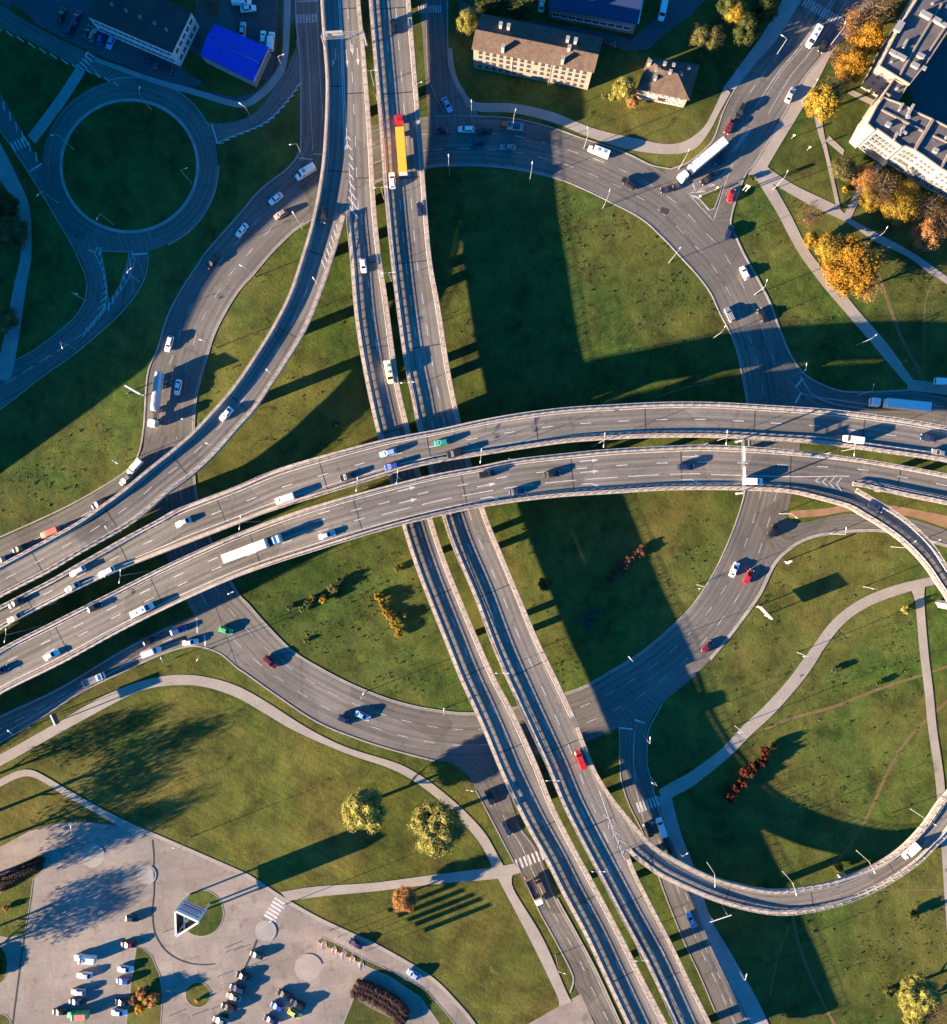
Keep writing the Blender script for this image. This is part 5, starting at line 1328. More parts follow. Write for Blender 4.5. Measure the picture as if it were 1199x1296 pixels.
bs = block('lower white apartment block with many small windows and a dark entrance canopy', [(1098,157),(1107,165),(1109,163),(1141,186),(1145,185),(1157,190),(1168,197),(1190,213),(1250,245),(1280,190),(1199,161),(1181,152),(1163,144),(1138,131),(1118,124),(1110,134)], z1,
      [(1, 3, 6, (2, 4.8, 7.6, 9.8)), (4, 6, 4, (2, 4.8, 7.6, 9.8)), (6, 7, 4, (2, 4.8, 7.6, 9.8)), (7, 8, 8, (2, 4.8, 7.6, 9.8))], [((1116,139),(1168,166),.35,.5),((1157,190),(1180,152),.7,.8),((1181,172),(1215,188),.35,.4),((1190,214),(1200,196),.6,.6)],
      [(1125,157,1.5,1.4,1.2,-28),(1142,165,3.4,.6,1.6,62),(1145,167,1.6,.6,1.6,-28),(1134,172,2.6,.6,1.4,62),(1141,135,2.4,.6,1.2,62),(1153,139,4.0,.7,1.6,62),(1185,190,1.5,1.4,1.3,-28),(1150,148,1.0,.8,1,0),(1199,174,.9,.9,1.2,0)], 'wall_white')
mb = MB(); a, c = P(1098,192,3.2), P(1122,207,3.2); mb.bar((a.x, a.y, 3.2), (c.x, c.y, 3.2), 1.7, 0, .2); mb.build('canopy', MAT['panel_dark'], bs)
z1 = 10.9
block('narrow dark roofed link between the two white apartment blocks', [(1113,128),(1131,101),(1148,109),(1134,132)], z1, [(0, 1, 2, (2, 4.9, 7.8))], [((1120,118),(1138,127),.5,.4)], [(1136,112,.6,.6,.9,0)])

# unseen block added beyond the left edge, roofline shaped to cast the long shadows
b = tag(empty('unseen_shade_block', (0, 0, 0)), 'unseen long block beyond the left edge, outline shaped to cast its shade', 'building')
prof = [(-420, 33), (-60, 32.5), (120, 32.5), (235, 32), (330, 31), (425, 30.5), (440, 28.0), (454, 25.8), (497, 21.2), (520, 20.2), (559, 19.0), (588, 16.2), (614, 12.4), (649, 6.6), (668, 3.0)]
vs, fs = [], []
for y, h in prof:
    for x, zz in ((-125, 0), (-125, h), (-165, h), (-165, 0)): q = P(x, y, 0); vs.append((q.x, q.y, zz))
for i in range(len(prof) - 1):
    for k in range(3): fs.append((i*4+k, (i+1)*4+k, (i+1)*4+k+1, i*4+k+1))
fs += [(0, 1, 2, 3), tuple(len(prof)*4 - 4 + k for k in (3, 2, 1, 0))]
mk('wall', vs, fs, MAT['wall_grey'], b)
windows(b, P(-125, 420, 0), P(-125, -60, 0), (3, 6.5, 10, 13.5, 17), 18, 1.6, 1.6, .02)
# ------------------------------------------------------------------ lamp posts, gantries, signs
LP_M = {}
def lamp(px, py, dx, dy, label, z0=0.0, h=9.5, arms=1, reach=1.7, group='street lamps', col='galvanised'):
    """px, py: where the lamp head shows; dx, dy: direction of the arm in the photo"""
    d = Vector((dx, -dy, 0)).normalized(); p = P(px, py, z0 + h)
    base = p - d * reach if arms == 1 else p
    root = empty('street_lamp', (base.x, base.y, z0), math.atan2(d.y, d.x)); tag(root, label, 'street lamp', group)
    key = (h, arms, reach)
    if key in LP_M:
        for o in LP_M[key]: c = o.copy(); C.collection.objects.link(c); c.parent = root
        return
    out = []
    mb = MB(); mb.tube([(0,0,0),(0,0,h*.5),(0,0,h-.25)], [.10,.08,.06], 8); mb.cyl((0,0,.25), .16, .5, 8); out.append(mb.build('pole', MAT['galvanised'], root))
    for sg in ((1,) if arms == 1 else (1, -1)):
        mb = MB(); mb.tube([(0,0,h-.3),(sg*reach*.3,0,h-.02),(sg*(reach-.3),0,h+.08)], [.06,.055,.05], 6); out.append(mb.build('arm', MAT['galvanised'], root))
        mb = MB(); mb.tube([(sg*(reach-.4),0,h+.06),(sg*reach,0,h+.08),(sg*(reach+.4),0,h+.08)], [.08,.16,.08], 8); out.append(mb.build('lamp_head', MAT['white_metal'], root))
    LP_M[key] = out
GL = [
(177,111,0.2,-1,'lamp post on the outer rim at the top of the roundabout'),(66,171,-1,0,'lamp post on the left rim of the roundabout'),(236,213,1,-0.3,'lamp post standing inside the roundabout island on its right'),
(123,277,-0.5,1,'lamp post standing inside the roundabout island at its foot'),(48,247,-0.6,0.6,'lamp post beside the left road below the roundabout'),(97,372,1,0.3,'lamp post on the dark grass left of the lower roundabout arm'),
(79,440,0.4,1,'lamp post over the road leaving the roundabout to the lower left'),(166,340,0.6,-0.5,'lamp post at the splitter island of the roundabout'),(110,68,0.2,-1,'lamp post by the shaded zebra crossing near the white building'),
(359,69,1,-0.3,'lamp post beside the footpath right of the blue roofed hall'),(368,183,-1,0.2,'lamp post on the dark grass left of the side street'),(304,131,-0.6,-0.4,'lamp post on the footpath below the blue roofed hall'),
(371,269,-0.6,-1,'lamp post on the sunny inner edge of the ring near the ramp'),(305,336,-0.8,-0.4,'lamp post at the inner kerb of the western ring road'),(254,430,-0.9,-0.3,'lamp post at the inner kerb near the white estate car'),
(231,530,-1,0.1,'lamp post near the tanker on the inner kerb of the ring'),(148,586,0.9,0.5,'lamp post on the grass outside the slip road bend'),
(534,104,1,-0.3,'lamp post beside the eastern viaduct at the top of the service road'),(597,128,0,-1,'lamp post at the corner of service road and ring'),
(568,197,0,-1,'lamp post at the shaded top inner kerb of the ring'),(653,139,0.3,-1,'lamp post on the grass strip between ring and footpath, shaded'),(744,162,-0.1,-1,'lamp post on the grass strip above the white minibus'),
(674,206,0.1,-1,'lamp post at the inner kerb in the shaded top of the ring'),(772,241,0.3,-1,'lamp post at the inner kerb below the sunny black off roader'),(861,314,0.6,-0.8,'lamp post at the inner kerb on the upper right of the ring'),
(872,190,0.4,-1,'lamp post on the verge behind the turning white lorry'),(990,45,-0.5,-0.3,'lamp post in the middle of the shaded avenue'),(1070,29,0.3,-0.8,'lamp post beside the zebra crossing of the avenue'),
(1035,101,0.4,-0.8,'lamp post on the right pavement of the avenue'),(997,217,0.5,-1,'lamp post on the grass where the three footpaths meet'),(1123,288,0.5,-0.8,'lamp post on the shaded grass by the footpath under the autumn trees'),
(971,355,0.3,-1,'lamp post at the outer kerb beside the white hatchback'),(918,413,0.5,-0.9,'lamp post at the inner kerb by the shadow edge'),(1109,424,0.9,-0.7,'lamp post on the long straight footpath'),
(1021,461,0.1,-1,'lamp post at the shaded corner of ring and east road'),(1106,487,0.2,-1,'lamp post on the grass above the parked white lorry on the east road'),
(1071,669,0.1,-1,'lamp post at the outer kerb of the exit road'),(1190,683,0.9,-0.5,'lamp post beside the exit road at the right edge'),(1105,745,-1,-0.15,'lamp post over the top of the curving footpath'),
(1018,831,-1,-0.2,'lamp post over the middle of the curving footpath'),(936,927,-1,-0.3,'lamp post over the lower part of the curving footpath'),(886,745,-1,0.2,'lamp post at the sunny inner kerb on the lower right of the ring'),
(797,832,-0.8,-0.9,'lamp post at the shaded inner kerb on the lower right of the ring'),(823,934,0,-1,'lamp post at the mouth of the shaded lower road'),(826,991,-0.3,-0.2,'lamp post by the zebra crossing of the shaded lower road'),
(870,1080,0.6,-0.4,'lamp post beside the shaded lower road next to the loop ramp'),(715,1232,1,0.2,'lamp post at the foot of the straight footpath'),(945,1234,0.2,-0.8,'lamp post on the shaded pavement at the lower right'),
(460,878,0.4,-0.8,'lamp post at the inner kerb on the lower ring above the dark off roader'),(562,898,0,-1,'lamp post at the inner kerb of the lower ring near the viaduct'),(598,1001,1,0.1,'lamp post in the dark corner of ring and lower side road'),
(250,835,-0.4,1,'lamp post on the grass bend beside the approach road'),(204,833,-0.3,-0.8,'lamp post at the kerb behind the white approach road van'),(11,925,-0.5,-0.5,'lamp post beside the approach road at the left edge'),
(90,1046,0,-1,'lamp post at the top rim of the paved square'),(220,1073,-1,-0.3,'lamp post at the diagonal edge of the paved square'),(295,749,0.9,-0.4,'lamp post in the shade where the ring dives under the deck'),(343,1166,-0.9,0.2,'lamp post at the end of the zebra crossing by the paved disc'),(1008,655,0.5,0.4,'lamp post by the bare soil island under the lower deck'),
]
for px, py, dx, dy, lb in GL: lamp(px, py, dx, dy, lb)
for st, zk, pts in ((RW, 'the curved ramp', [(397,352,-0.5,-0.8,'upper'),(338,468,-0.6,-0.6,'middle'),(262,561,-0.8,-0.3,'lower'),(134,667,-0.5,-0.8,'lowest')]),
                    (LP, 'the loop ramp', [(1159,685,0.9,-0.6,'first, on the exit bend'),(1184,1044,1,0.6,'by the white van'),(1107,1104,0.5,1,'left of the white van'),(1008,1132,0.3,1,'at the bottom of the loop'),(905,1121,0,1,'nearest the merge')])):
    for px, py, dx, dy, w_ in pts:
        z = st.zat(px, py); lamp(px, py, dx, dy, 'lamp post on the rail of %s, %s' % (zk, w_), z, 8.0, 1, 3.2 if st is LP else 1.7, 'ramp lamps')
for i, (x, y) in enumerate(((469,89),(482,237),(492,345),(516,484),(636,852),(700,988),(758,1103),(813,1216))):
    lb = ['above the orange lorry', 'below the orange lorry', 'beside the white hatchback', 'beside the pale yellow van', 'beside the lower ring road', 'near the red van', 'level with the tipper lorry', 'nearest the bottom edge'][i]
    lamp(x, y, 1, -0.08 if y < 600 else 0.0, 'two armed lamp post in the gap between the long viaducts, ' + lb, 0.0, 17.0 if y < 600 else 15.0, 2, 1.6, 'two armed lamps between the viaducts')
for i, (x, y) in enumerate(((7,804),(152,729),(304,661),(452,613),(503,604),(609,577),(765,557),(920,554),(1082,568))):
    lb = ['at the left edge', 'by the white off roader', 'above the long lorry', 'by the black saloon', 'right of the crossing viaduct', 'above the black off roader', 'in the middle of the right half', 'by the sign gantry', 'under the white box van'][i]
    lamp(x, y, 0.1, -1, 'two armed lamp post between the overpass decks, ' + lb, 0.0, CC.zat(x, y) + 8.5, 2, 1.6, 'two armed lamps between the decks')

def gantry(label, a, b, z0, zb, panels, w=0.9):
    root = empty('sign_gantry', (0, 0, 0)); tag(root, label, 'sign gantry')
    A_, B_ = P(a[0], a[1], zb), P(b[0], b[1], zb)
    for p in (A_, B_):
        mb = MB(); mb.tube([(p.x, p.y, z0), (p.x, p.y, zb)], .22, 8); mb.cyl((p.x, p.y, z0 + .4), .4, .8, 8); mb.build('post', MAT['galvanised'], root)
    mb = MB(); d = (B_ - A_).normalized(); nr = Vector((-d.y, d.x, 0)); L = (B_ - A_).length; n = int(L / 1.1)
    for sg in (-1, 1):
        for hz in (0, -.8): mb.bar(A_ + nr * sg * w/2 + Vector((0,0,hz)), B_ + nr * sg * w/2 + Vector((0,0,hz)), .07)
    for k in range(n + 1):
        q = A_ + d * (L * k / n); mb.bar(q + nr * w/2, q - nr * w/2, .06)
        if k < n: mb.bar(q + nr * w/2 * (1 if k % 2 else -1), A_ + d * (L * (k+1) / n) - nr * w/2 * (1 if k % 2 else -1), .05)
    mb.build('truss', MAT['galvanised'], root)
    for t0, t1, hh in panels:
        mb = MB(); p0, p1 = A_ + d*L*t0 + nr*(w/2+.12), A_ + d*L*t1 + nr*(w/2+.12); mb.bar((p0.x,p0.y,zb-.6), (p1.x,p1.y,zb-.6), .14, 0, hh); mb.build('sign_panel', MAT['galvanised'], root)
gantry('white lattice sign gantry over the top of the western viaduct', (407,45), (461,42), 7.7, 14.0, [(.1,.5,2.4)], 1.3)
gantry('white lattice sign gantry spanning the lower overpass deck', (941,557), (942,624), 14.4, 21.0, [(.12,.4,2.2),(.5,.85,2.2)], .45)

def cant_sign(name, label, px0, px1, zt, hgt, z0=0.0, legs=2, mat='white_metal', cat='billboard'):
    th = .08 if zt < 3 else (.3 if cat == 'billboard' else .16)
    """flat panel standing on legs; px0, px1: ends of its upper edge in the photo"""
    root = empty(name, (0, 0, 0)); tag(root, label, cat)
    a, b = P(px0[0], px0[1], zt), P(px1[0], px1[1], zt)
    mb = MB(); mb.bar((a.x,a.y,zt-hgt/2), (b.x,b.y,zt-hgt/2), th, 0, hgt); mb.build('panel', MAT['panel_dark' if mat == 'dark' else mat], root)
    mb = MB(); mb.bar((a.x,a.y,zt+.05), (b.x,b.y,zt+.05), th * 1.35, 0, .1); mb.build('top_trim', MAT['white_metal'], root)
    for k in range(legs):
        q = a.lerp(b, .5 if legs == 1 else .15 + .7 * k / (legs - 1)); mb = MB(); mb.tube([(q.x, q.y, z0), (q.x, q.y, zt - hgt)], min(.16, th), 8); mb.build('post', MAT['galvanised'], root)
cant_sign('billboard', 'thin white billboard seen edge on, on the meadow below the exit road', (963,768), (978,784), 5.4, 2.9, mat='galvanised')
cant_sign('billboard', 'pale billboard seen edge on, on the left meadow at the shadow edge', (158,488), (177,499), 6.0, 3.0)
cant_sign('billboard', 'dark billboard beside the approach road casting a shadow on the footpath', (64,905), (70,918), 6.4, 2.6, mat='dark')
cant_sign('road_sign', 'small white road sign on the meadow beside the exit road', (998,713.5), (1003,710), 4.6, 2.2, legs=1, cat='road sign')
cant_sign('road_sign', 'long grey overhead sign arm at the edge of the shaded lower road', (899,1167), (926,1158), 6.5, 0.4, legs=2, cat='road sign', mat='galvanised')
cant_sign('road_sign', 'white framed road sign on the pavement where the avenue meets the ring', (945,234), (950,236), 4.6, 1.0, legs=2, cat='road sign')
cant_sign('road_sign', 'small white road sign at the left corner of the traffic island', (886,247), (888,248), 2.6, .8, legs=1, cat='road sign')
cant_sign('road_sign', 'small white road sign at the right corner of the traffic island', (908,236), (910,237), 2.6, .8, legs=1, cat='road sign')
cant_sign('road_sign', 'small white post sign on the grass triangle, nearer the avenue', (1005,170), (1007,171), 2.6, .8, legs=1, cat='road sign')
cant_sign('road_sign', 'small white post sign on the grass triangle, nearer the yellow tree', (1025,185), (1027,186), 2.6, .8, legs=1, cat='road sign')

# triangular billboard on the round island
root = empty('billboard', P(255, 1156, 0)); root.location = (0, 0, 0); tag(root, 'tall three sided billboard with a white and violet striped face on the round island', 'billboard')
zt, zb_ = 11.5, 4.6
pa, pb, pc = P(222,1153,zt), P(252,1167,zt), P(223,1185,zt)
for p, q, mt in ((pa, pb, 'white_metal'), (pb, pc, 'panel_dark'), (pc, pa, 'panel_dark')):
    mb = MB(); mb.bar((p.x,p.y,(zt+zb_)/2), (q.x,q.y,(zt+zb_)/2), .25, 0, zt - zb_); pn = mb.build('panel', MAT[mt], root)
    mb = MB(); mb.bar((p.x,p.y,zt+.08), (q.x,q.y,zt+.08), .5, 0, .16); mb.build('top_trim', MAT['white_metal'], root)
    if mt == 'white_metal':
        d = (q - p).normalized(); nr = Vector((-d.y, d.x, 0)) * .14; nr = nr if nr.y > 0 else -nr; mb = MB()
        for k, (zz, hh, a0, a1) in enumerate(((9.6,.5,.06,.9),(8.5,.35,.1,.8),(7.6,.35,.06,.94),(6.6,.8,.1,.9),(5.3,.5,.05,.95))):
            mb.bar(p.lerp(q, a0) + nr + Vector((0,0,zz-zt)), p.lerp(q, a1) + nr + Vector((0,0,zz-zt)), .05, 0, hh)
        mb.build('stripes', MAT['panel_violet'], pn)
cn = (pa + pb + pc) / 3
for p in (pa, pb, pc):
    q = p.lerp(cn, .12); mb = MB(); mb.tube([(q.x,q.y,0.1),(q.x,q.y,zt-.3)], .28, 10); mb.build('post', MAT['white_metal'], root)
mb = MB(); q0, q1 = pa.lerp(pb, .32), pc.lerp(pb, .3); mb.bar((q0.x,q0.y,zt-1.2), (q1.x,q1.y,zt-1.2), .35); mb.build('cross_beam', MAT['white_metal'], root)

# flags on the median
for k, (x, y) in enumerate(((409,1193),(422.5,1199),(434,1205.5),(445,1210.5),(457,1218))):
    p = P(x, y, 6.0); root = empty('flagpole', (p.x, p.y, 0.1)); tag(root, ['first from the upper left', 'second from the upper left', 'middle', 'second from the lower right', 'last at the lower right'][k] + ' of the five pink banner flags on the median', 'flagpole', 'pink banner flags')
    mb = MB(); mb.tube([(0,0,0),(0,0,8.6)], [.08,.05], 8); mb.cyl((0,0,8.65), .1, .14, 8); mb.build('pole', MAT['white_metal'], root)
    rr = random.Random(k); an = R(-65 + rr.uniform(-14, 14)); mb = MB(); vs = []
    for i in range(7):
        for j in range(2):
            for t in (0, 1):
                u = .1 + 1.25 * j; s_ = .14 * math.sin(i * 1.1 + k) * j; vs.append((u*math.cos(an) - (s_+.03*t)*math.sin(an), u*math.sin(an) + (s_+.03*t)*math.cos(an), 8.4 - i * .75))
    fs = []
    for i in range(6):
        b_ = i * 4; fs += [(b_, b_+2, b_+6, b_+4), (b_+1, b_+5, b_+7, b_+3)]
    mb.add(vs, fs); mb.build('flag', MAT['flag_pink'], root)

# ------------------------------------------------------------------ trees, bushes, hedges
def sph(mb, c, r, rr, sq=1.0):
    """small lumpy ball used as the dense heart of a leaf clump"""
    n, m = 7, 4; vs = [(c[0], c[1], c[2] + r * sq)]
    for i in range(1, m):
        for k in range(n):
            th = math.pi * i / m; ph = 2 * math.pi * (k + .5 * (i % 2)) / n; q = r * rr.uniform(.8, 1.15)
            vs.append((c[0] + q*math.sin(th)*math.cos(ph), c[1] + q*math.sin(th)*math.sin(ph), c[2] + q*math.cos(th)*sq))
    vs.append((c[0], c[1], c[2] - r * sq)); fs = [(0, 1+k, 1+(k+1) % n) for k in range(n)]
    for i in range(m - 2):
        for k in range(n): a = 1+i*n+k; b_ = 1+i*n+(k+1) % n; fs.append((a, a+n, b_+n, b_))
    e = len(vs) - 1; fs += [(e, 1+(m-2)*n+(k+1) % n, 1+(m-2)*n+k) for k in range(n)]
    mb.add(vs, fs)
def foliage(mb, seed, r, h, nc, nl, leaf, core=.62, cr_=.34, dens=1.0):
    """crown of radius r and height h standing on z = 0"""
    rr = random.Random(seed)
    for i in range(nc):
        u = rr.random(); th = math.acos(1 - 1.75 * u); ph = i * 2.39996 + rr.uniform(-.4, .4)
        q = rr.uniform(.5, .78) if i else 0
        c = Vector((r*q*math.sin(th)*math.cos(ph), r*q*math.sin(th)*math.sin(ph), h*.5 + h*.5*q*math.cos(th)))
        rc = r * cr_ * rr.uniform(.7, 1.25)
        if core: sph(mb, c, rc * core, rr, min(1.2, h / (2*r) + .2))
        for k in range(int(nl * dens)):
            z = rr.uniform(-.6, 1); a = rr.uniform(0, 2*math.pi); s_ = math.sqrt(1 - z*z)
            n_ = Vector((s_*math.cos(a), s_*math.sin(a), z)); p = c + n_ * rc * (rr.uniform(.55, 1.15))
            n_ = (n_ + Vector((rr.uniform(-.7,.7), rr.uniform(-.7,.7), rr.uniform(-.4,.7)))).normalized()
            t = n_.cross(Vector((rr.uniform(-1,1), rr.uniform(-1,1), rr.uniform(-1,1)))).normalized(); b_ = n_.cross(t); l = leaf * rr.uniform(.6, 1.3)
            mb.add([p - t*l*.5, p + b_*l*.32, p + t*l*.5, p - b_*l*.32], [(0,1,2,3)])
def limbs(mb, seed, h, r, n, h0):
    rr = random.Random(seed); mb.tube([(0,0,0),(rr.uniform(-.2,.2),rr.uniform(-.2,.2),h*.4),(0,0,h*.8)], [.028*h+.04,.02*h+.03,.03], 7)
    for k in range(n):
        a = k * 2.4; z = h0 + (h*.75 - h0) * k / n; q = Vector((math.cos(a), math.sin(a), 0)) * r * rr.uniform(.5, .85)
        e = Vector((q.x, q.y, min(h*.95, z + r * rr.uniform(.4, .8)))); m_ = Vector((q.x*.45, q.y*.45, z + (e.z - z)*.35))
        mb.tube([(0,0,z), m_, e], [.012*h+.02,.008*h+.015,.02], 5)
        for j in range(3):
            a2 = rr.uniform(0, 6.28); mb.tube([m_, m_ + Vector((math.cos(a2), math.sin(a2), .9)) * r * .35], [.03, .015], 4)
TREE = {}
def tree(kind, px, py, r, h, leaf, label, seen=0.62):
    nm = {'broad': 'broadleaf_tree', 'sparse': 'thinning_tree', 'tall': 'slender_tree', 'willow': 'willow_tree', 'airy': 'airy_tree'}[kind]
    p = P(px, py, h * seen); root = empty(nm, (p.x, p.y, 0), rnd.uniform(0, 6.28)); tag(root, label, 'tree', 'trees of the roundabout gardens')
    if kind not in TREE:
        mb = MB(); limbs(mb, 11, 10, 3.4, 9 if kind != 'sparse' else 22, 2.2); tk = mb.build('trunk', MAT['bark'], root)
        mb = MB()
        if kind == 'broad': foliage(mb, 3, 4.0, 7.4, 34, 210, .36, .66)
        elif kind == 'willow': foliage(mb, 8, 4.0, 7.6, 56, 190, .27, .7, .26)
        elif kind == 'tall': foliage(mb, 5, 4.0, 8.4, 30, 190, .38, .66)
        elif kind == 'airy': foliage(mb, 9, 4.0, 7.6, 46, 70, .34, 0, .40)
        else: foliage(mb, 6, 4.0, 7.2, 30, 62, .27, 0, .36)
        cw = mb.build('crown', MAT['leaf_green'], root); cw.location.z = 2.3
        TREE[kind] = (tk, cw)
    else:
        for o in TREE[kind]: c = o.copy(); C.collection.objects.link(c); c.parent = root
    root.scale = (r/4.0, r/4.0, h/10.0)
    for ch in root.children:
        if ch.name.startswith('crown'): rep(ch, 0, MAT[leaf])
T = [
('willow',461,1027,7.0,12.5,'leaf_willow','rounded yellow green willow, the left and smaller of the pair on the lawn'),
('willow',552,1047,8.6,13.5,'leaf_willow','large yellow green willow, the right and bigger of the pair on the lawn'),
('broad',512,1139,3.9,6.5,'leaf_peach','small peach coloured tree beside the footpath below the willows'),
('broad',1080,337,8.9,11,'leaf_orange','large bright orange tree beside the long straight footpath'),
('broad',1054,316,5.8,9,'leaf_yellow','yellow orange tree touching the upper left of the large orange one'),
('broad',1027,303,2.6,5.5,'leaf_yellow','small yellow tree near the footpath left of the orange group'),
('sparse',1098,362,5.0,8,'leaf_peach','thinning pale orange tree at the lower right of the orange group'),
('sparse',1026,272,4.2,8,'leaf_brown','bare brownish tree between the two forking footpaths'),
('tall',1041,132,5.4,12,'leaf_yellow','tall yellow tree beside the right pavement of the avenue'),
('sparse',1058,112,4.8,11,'leaf_brown','thin brown tree just right of the tall yellow tree'),
('broad',1080,83,4.9,10,'leaf_orange','orange tree in front of the upper apartment block gable'),
('broad',1100,47,5.1,10,'leaf_orange','orange tree above the one in front of the gable'),
('sparse',1085,32,5.6,11,'leaf_brown','bare brown tree by the broad pavement of the avenue'),
('sparse',1106,10,6.4,12,'leaf_brown','tall bare brown tree at the top edge left of the apartment block'),
('broad',1085,26,3.0,8,'leaf_peach','small peach tree in the brown group by the avenue'),
('sparse',1068,72,4.6,9,'leaf_brown','thin grey brown tree between pavement and orange trees'),
('broad',1068,214,4.2,6,'leaf_olive','green bushy tree at the short spur of footpath'),
('broad',1094,224,4.0,4.5,'leaf_peach','small orange tree beside the apartment entrance path'),
('sparse',1116,238,5.8,9,'leaf_brown','thinning brown tree in front of the lower apartment block'),
('broad',1103,248,4.2,5,'leaf_yellow','yellow tree at the left foot of the thinning brown one'),
('broad',1140,262,5.6,6,'leaf_yellow','bright yellow tree in front of the lower apartment block'),
('broad',1150,240,3.2,4.5,'leaf_yellow','smaller yellow tree nearer the apartment wall'),
('sparse',1172,262,5.4,6,'leaf_brown','brown tree right of the bright yellow tree'),
('broad',1176,296,4.9,8,'leaf_peach','peach brown tree at the right above the footpath'),
('sparse',1196,285,5.2,10,'leaf_brown','bare brown tree cut by the right edge of the photo'),
('tall',790,113,3.6,9,'leaf_willow','yellow green tree between the long apartment house and the hipped house'),
('broad',801,128,2.0,3.2,'leaf_peach','low peach bush tree at the foot of the yellow green tree'),
('broad',885,44,3.8,8,'leaf_olive','olive tree, left of the two beside the back lane'),
('broad',904,48,3.6,8,'leaf_olive','olive tree, right of the two beside the back lane'),
('tall',945,38,4.2,10,'leaf_green','green tree beside the pavement left of the avenue'),
('broad',932,18,4.2,9,'leaf_yellow','yellow and orange tree above the green tree left of the avenue'),
('broad',927,2,4.8,10,'leaf_green','green tree at the top edge left of the avenue'),
('tall',592,28,3.4,10,'leaf_willow','slender yellow green tree at the left end of the long apartment house'),
('broad',660,2,5.4,9,'leaf_green','dark green tree at the top edge behind the apartment house'),
('broad',620,3,4.6,8,'leaf_green','green tree at the top edge above the slender yellow tree'),
('broad',970,10,4.2,8,'leaf_green','dark shaded tree by the top of the avenue'),
('sparse',265,5,4.8,9,'leaf_brown','bare brownish tree above the blue roofed hall'),
('willow',1163,1262,6.8,10,'leaf_willow','yellow green tree at the lower right edge of the photo'),
('sparse',1182,1278,5.4,10,'leaf_brown','fading brownish tree right of the yellow green one at the lower right'),
('broad',1158,1288,4.0,8,'leaf_willow','small yellow green tree at the bottom edge below the bigger one'),
('broad',12,292,5.6,8,'leaf_olive','shaded olive tree at the left edge by the roundabout'),
('broad',6,258,4.2,8,'leaf_green','dark green tree at the left edge above the olive one'),
('broad',4,406,4.6,7,'leaf_olive','shaded brownish tree at the left edge below the olive one'),
('airy',-48,1050,6.5,17,'leaf_brown','tall thinning tree beyond the left edge casting streaks on the lawn'),
('airy',-66,1008,5.0,14,'leaf_brown','thinning tree beyond the left edge beside the thin footpath'),
('airy',-58,1092,6.0,14,'leaf_brown','brown tree beyond the left edge shading the top of the square'),
('airy',-40,1128,5.5,13,'leaf_brown','thinning tree beyond the left edge above the hedge'),
('airy',-78,1150,5.2,17,'leaf_brown','tallest thinning tree beyond the left edge of the square'),
('airy',-40,1195,4.5,11,'leaf_brown','thinning tree beyond the left edge level with the camper van'),
('airy',-64,1230,5.5,12,'leaf_brown','thinning tree beyond the left edge near the bottom'),
]
for t in T: tree(*t)

BUSH = {}
def bush(px, py, r, leaf, label, h=None, group='bushes on the meadows', nm='bush', var=None):
    var = (hash((px, py)) % 3) if var is None else var
    var = int((px * 7 + py * 3)) % 3
    if var not in BUSH:
        mb = MB(); foliage(mb, 20 + var, 1.0, 1.5, 10, 80, .22, .75, .42); o = mb.build(nm, MAT['leaf_green']); BUSH[var] = o
    else:
        o = BUSH[var].copy(); C.collection.objects.link(o); o.name = nm
    h = h or r * 1.5
    p = P(px, py, h * .5); o.location = (p.x, p.y, 0.0); o.scale = (r, r, h / 1.5); o.rotation_euler = (0, 0, rnd.uniform(0, 6.28))
    rep(o, 0, MAT[leaf]); tag(o, label, 'bush', group)
rb_ = random.Random(12)
for k in range(15):
    t = k / 14; bush(479 + 27*t + rb_.uniform(-2.5, 2.5), 753 + 49*t + rb_.uniform(-2, 2), rb_.uniform(.8, 1.35), 'leaf_yellow', 'small golden shrub in the slanting row left of the viaduct', rb_.uniform(1.4, 2.4), 'golden shrubs in a row', 'shrub')
for k in range(11):
    t = k / 10; bush(388 + 42*t + rb_.uniform(-5, 5), 767 - 26*t + rb_.uniform(-6, 6), rb_.uniform(.8, 1.6), ('leaf_olive', 'leaf_teal', 'leaf_yellow')[k % 3], 'low shrub in the loose cluster left of the slanting golden row', rb_.uniform(1.2, 2.2), 'cluster of mixed shrubs', 'shrub')
for k in range(16):
    t = k / 15; bush(920 + 57*t + rb_.uniform(-6, 6), 1003 - 58*t + rb_.uniform(-6, 6) + (6 if t < .4 else 0), rb_.uniform(1.2, 2.3) * (1.0 - .35*t), 'leaf_red', 'dark red shrub in the clump beside the curving footpath', rb_.uniform(1.8, 3.2), 'dark red shrubs in a clump', 'shrub')
for k in range(12):
    t = k / 11; bush(772 + 40*t + rb_.uniform(-5, 5), 733 - 38*t + rb_.uniform(-5, 5), rb_.uniform(.9, 1.6), 'leaf_brown', 'rusty brown shrub in the shaded clump right of the eastern viaduct', rb_.uniform(1.2, 2.0), 'rusty shrubs in the shade', 'shrub')
for k in range(7): bush(748 + rb_.uniform(-10, 10), 780 + rb_.uniform(-14, 14), rb_.uniform(1.2, 2.2), 'leaf_teal', 'shaded blue green shrub in the small clump on the dark meadow', rb_.uniform(1.2, 2.0), 'blue green shrubs in the shade', 'shrub')
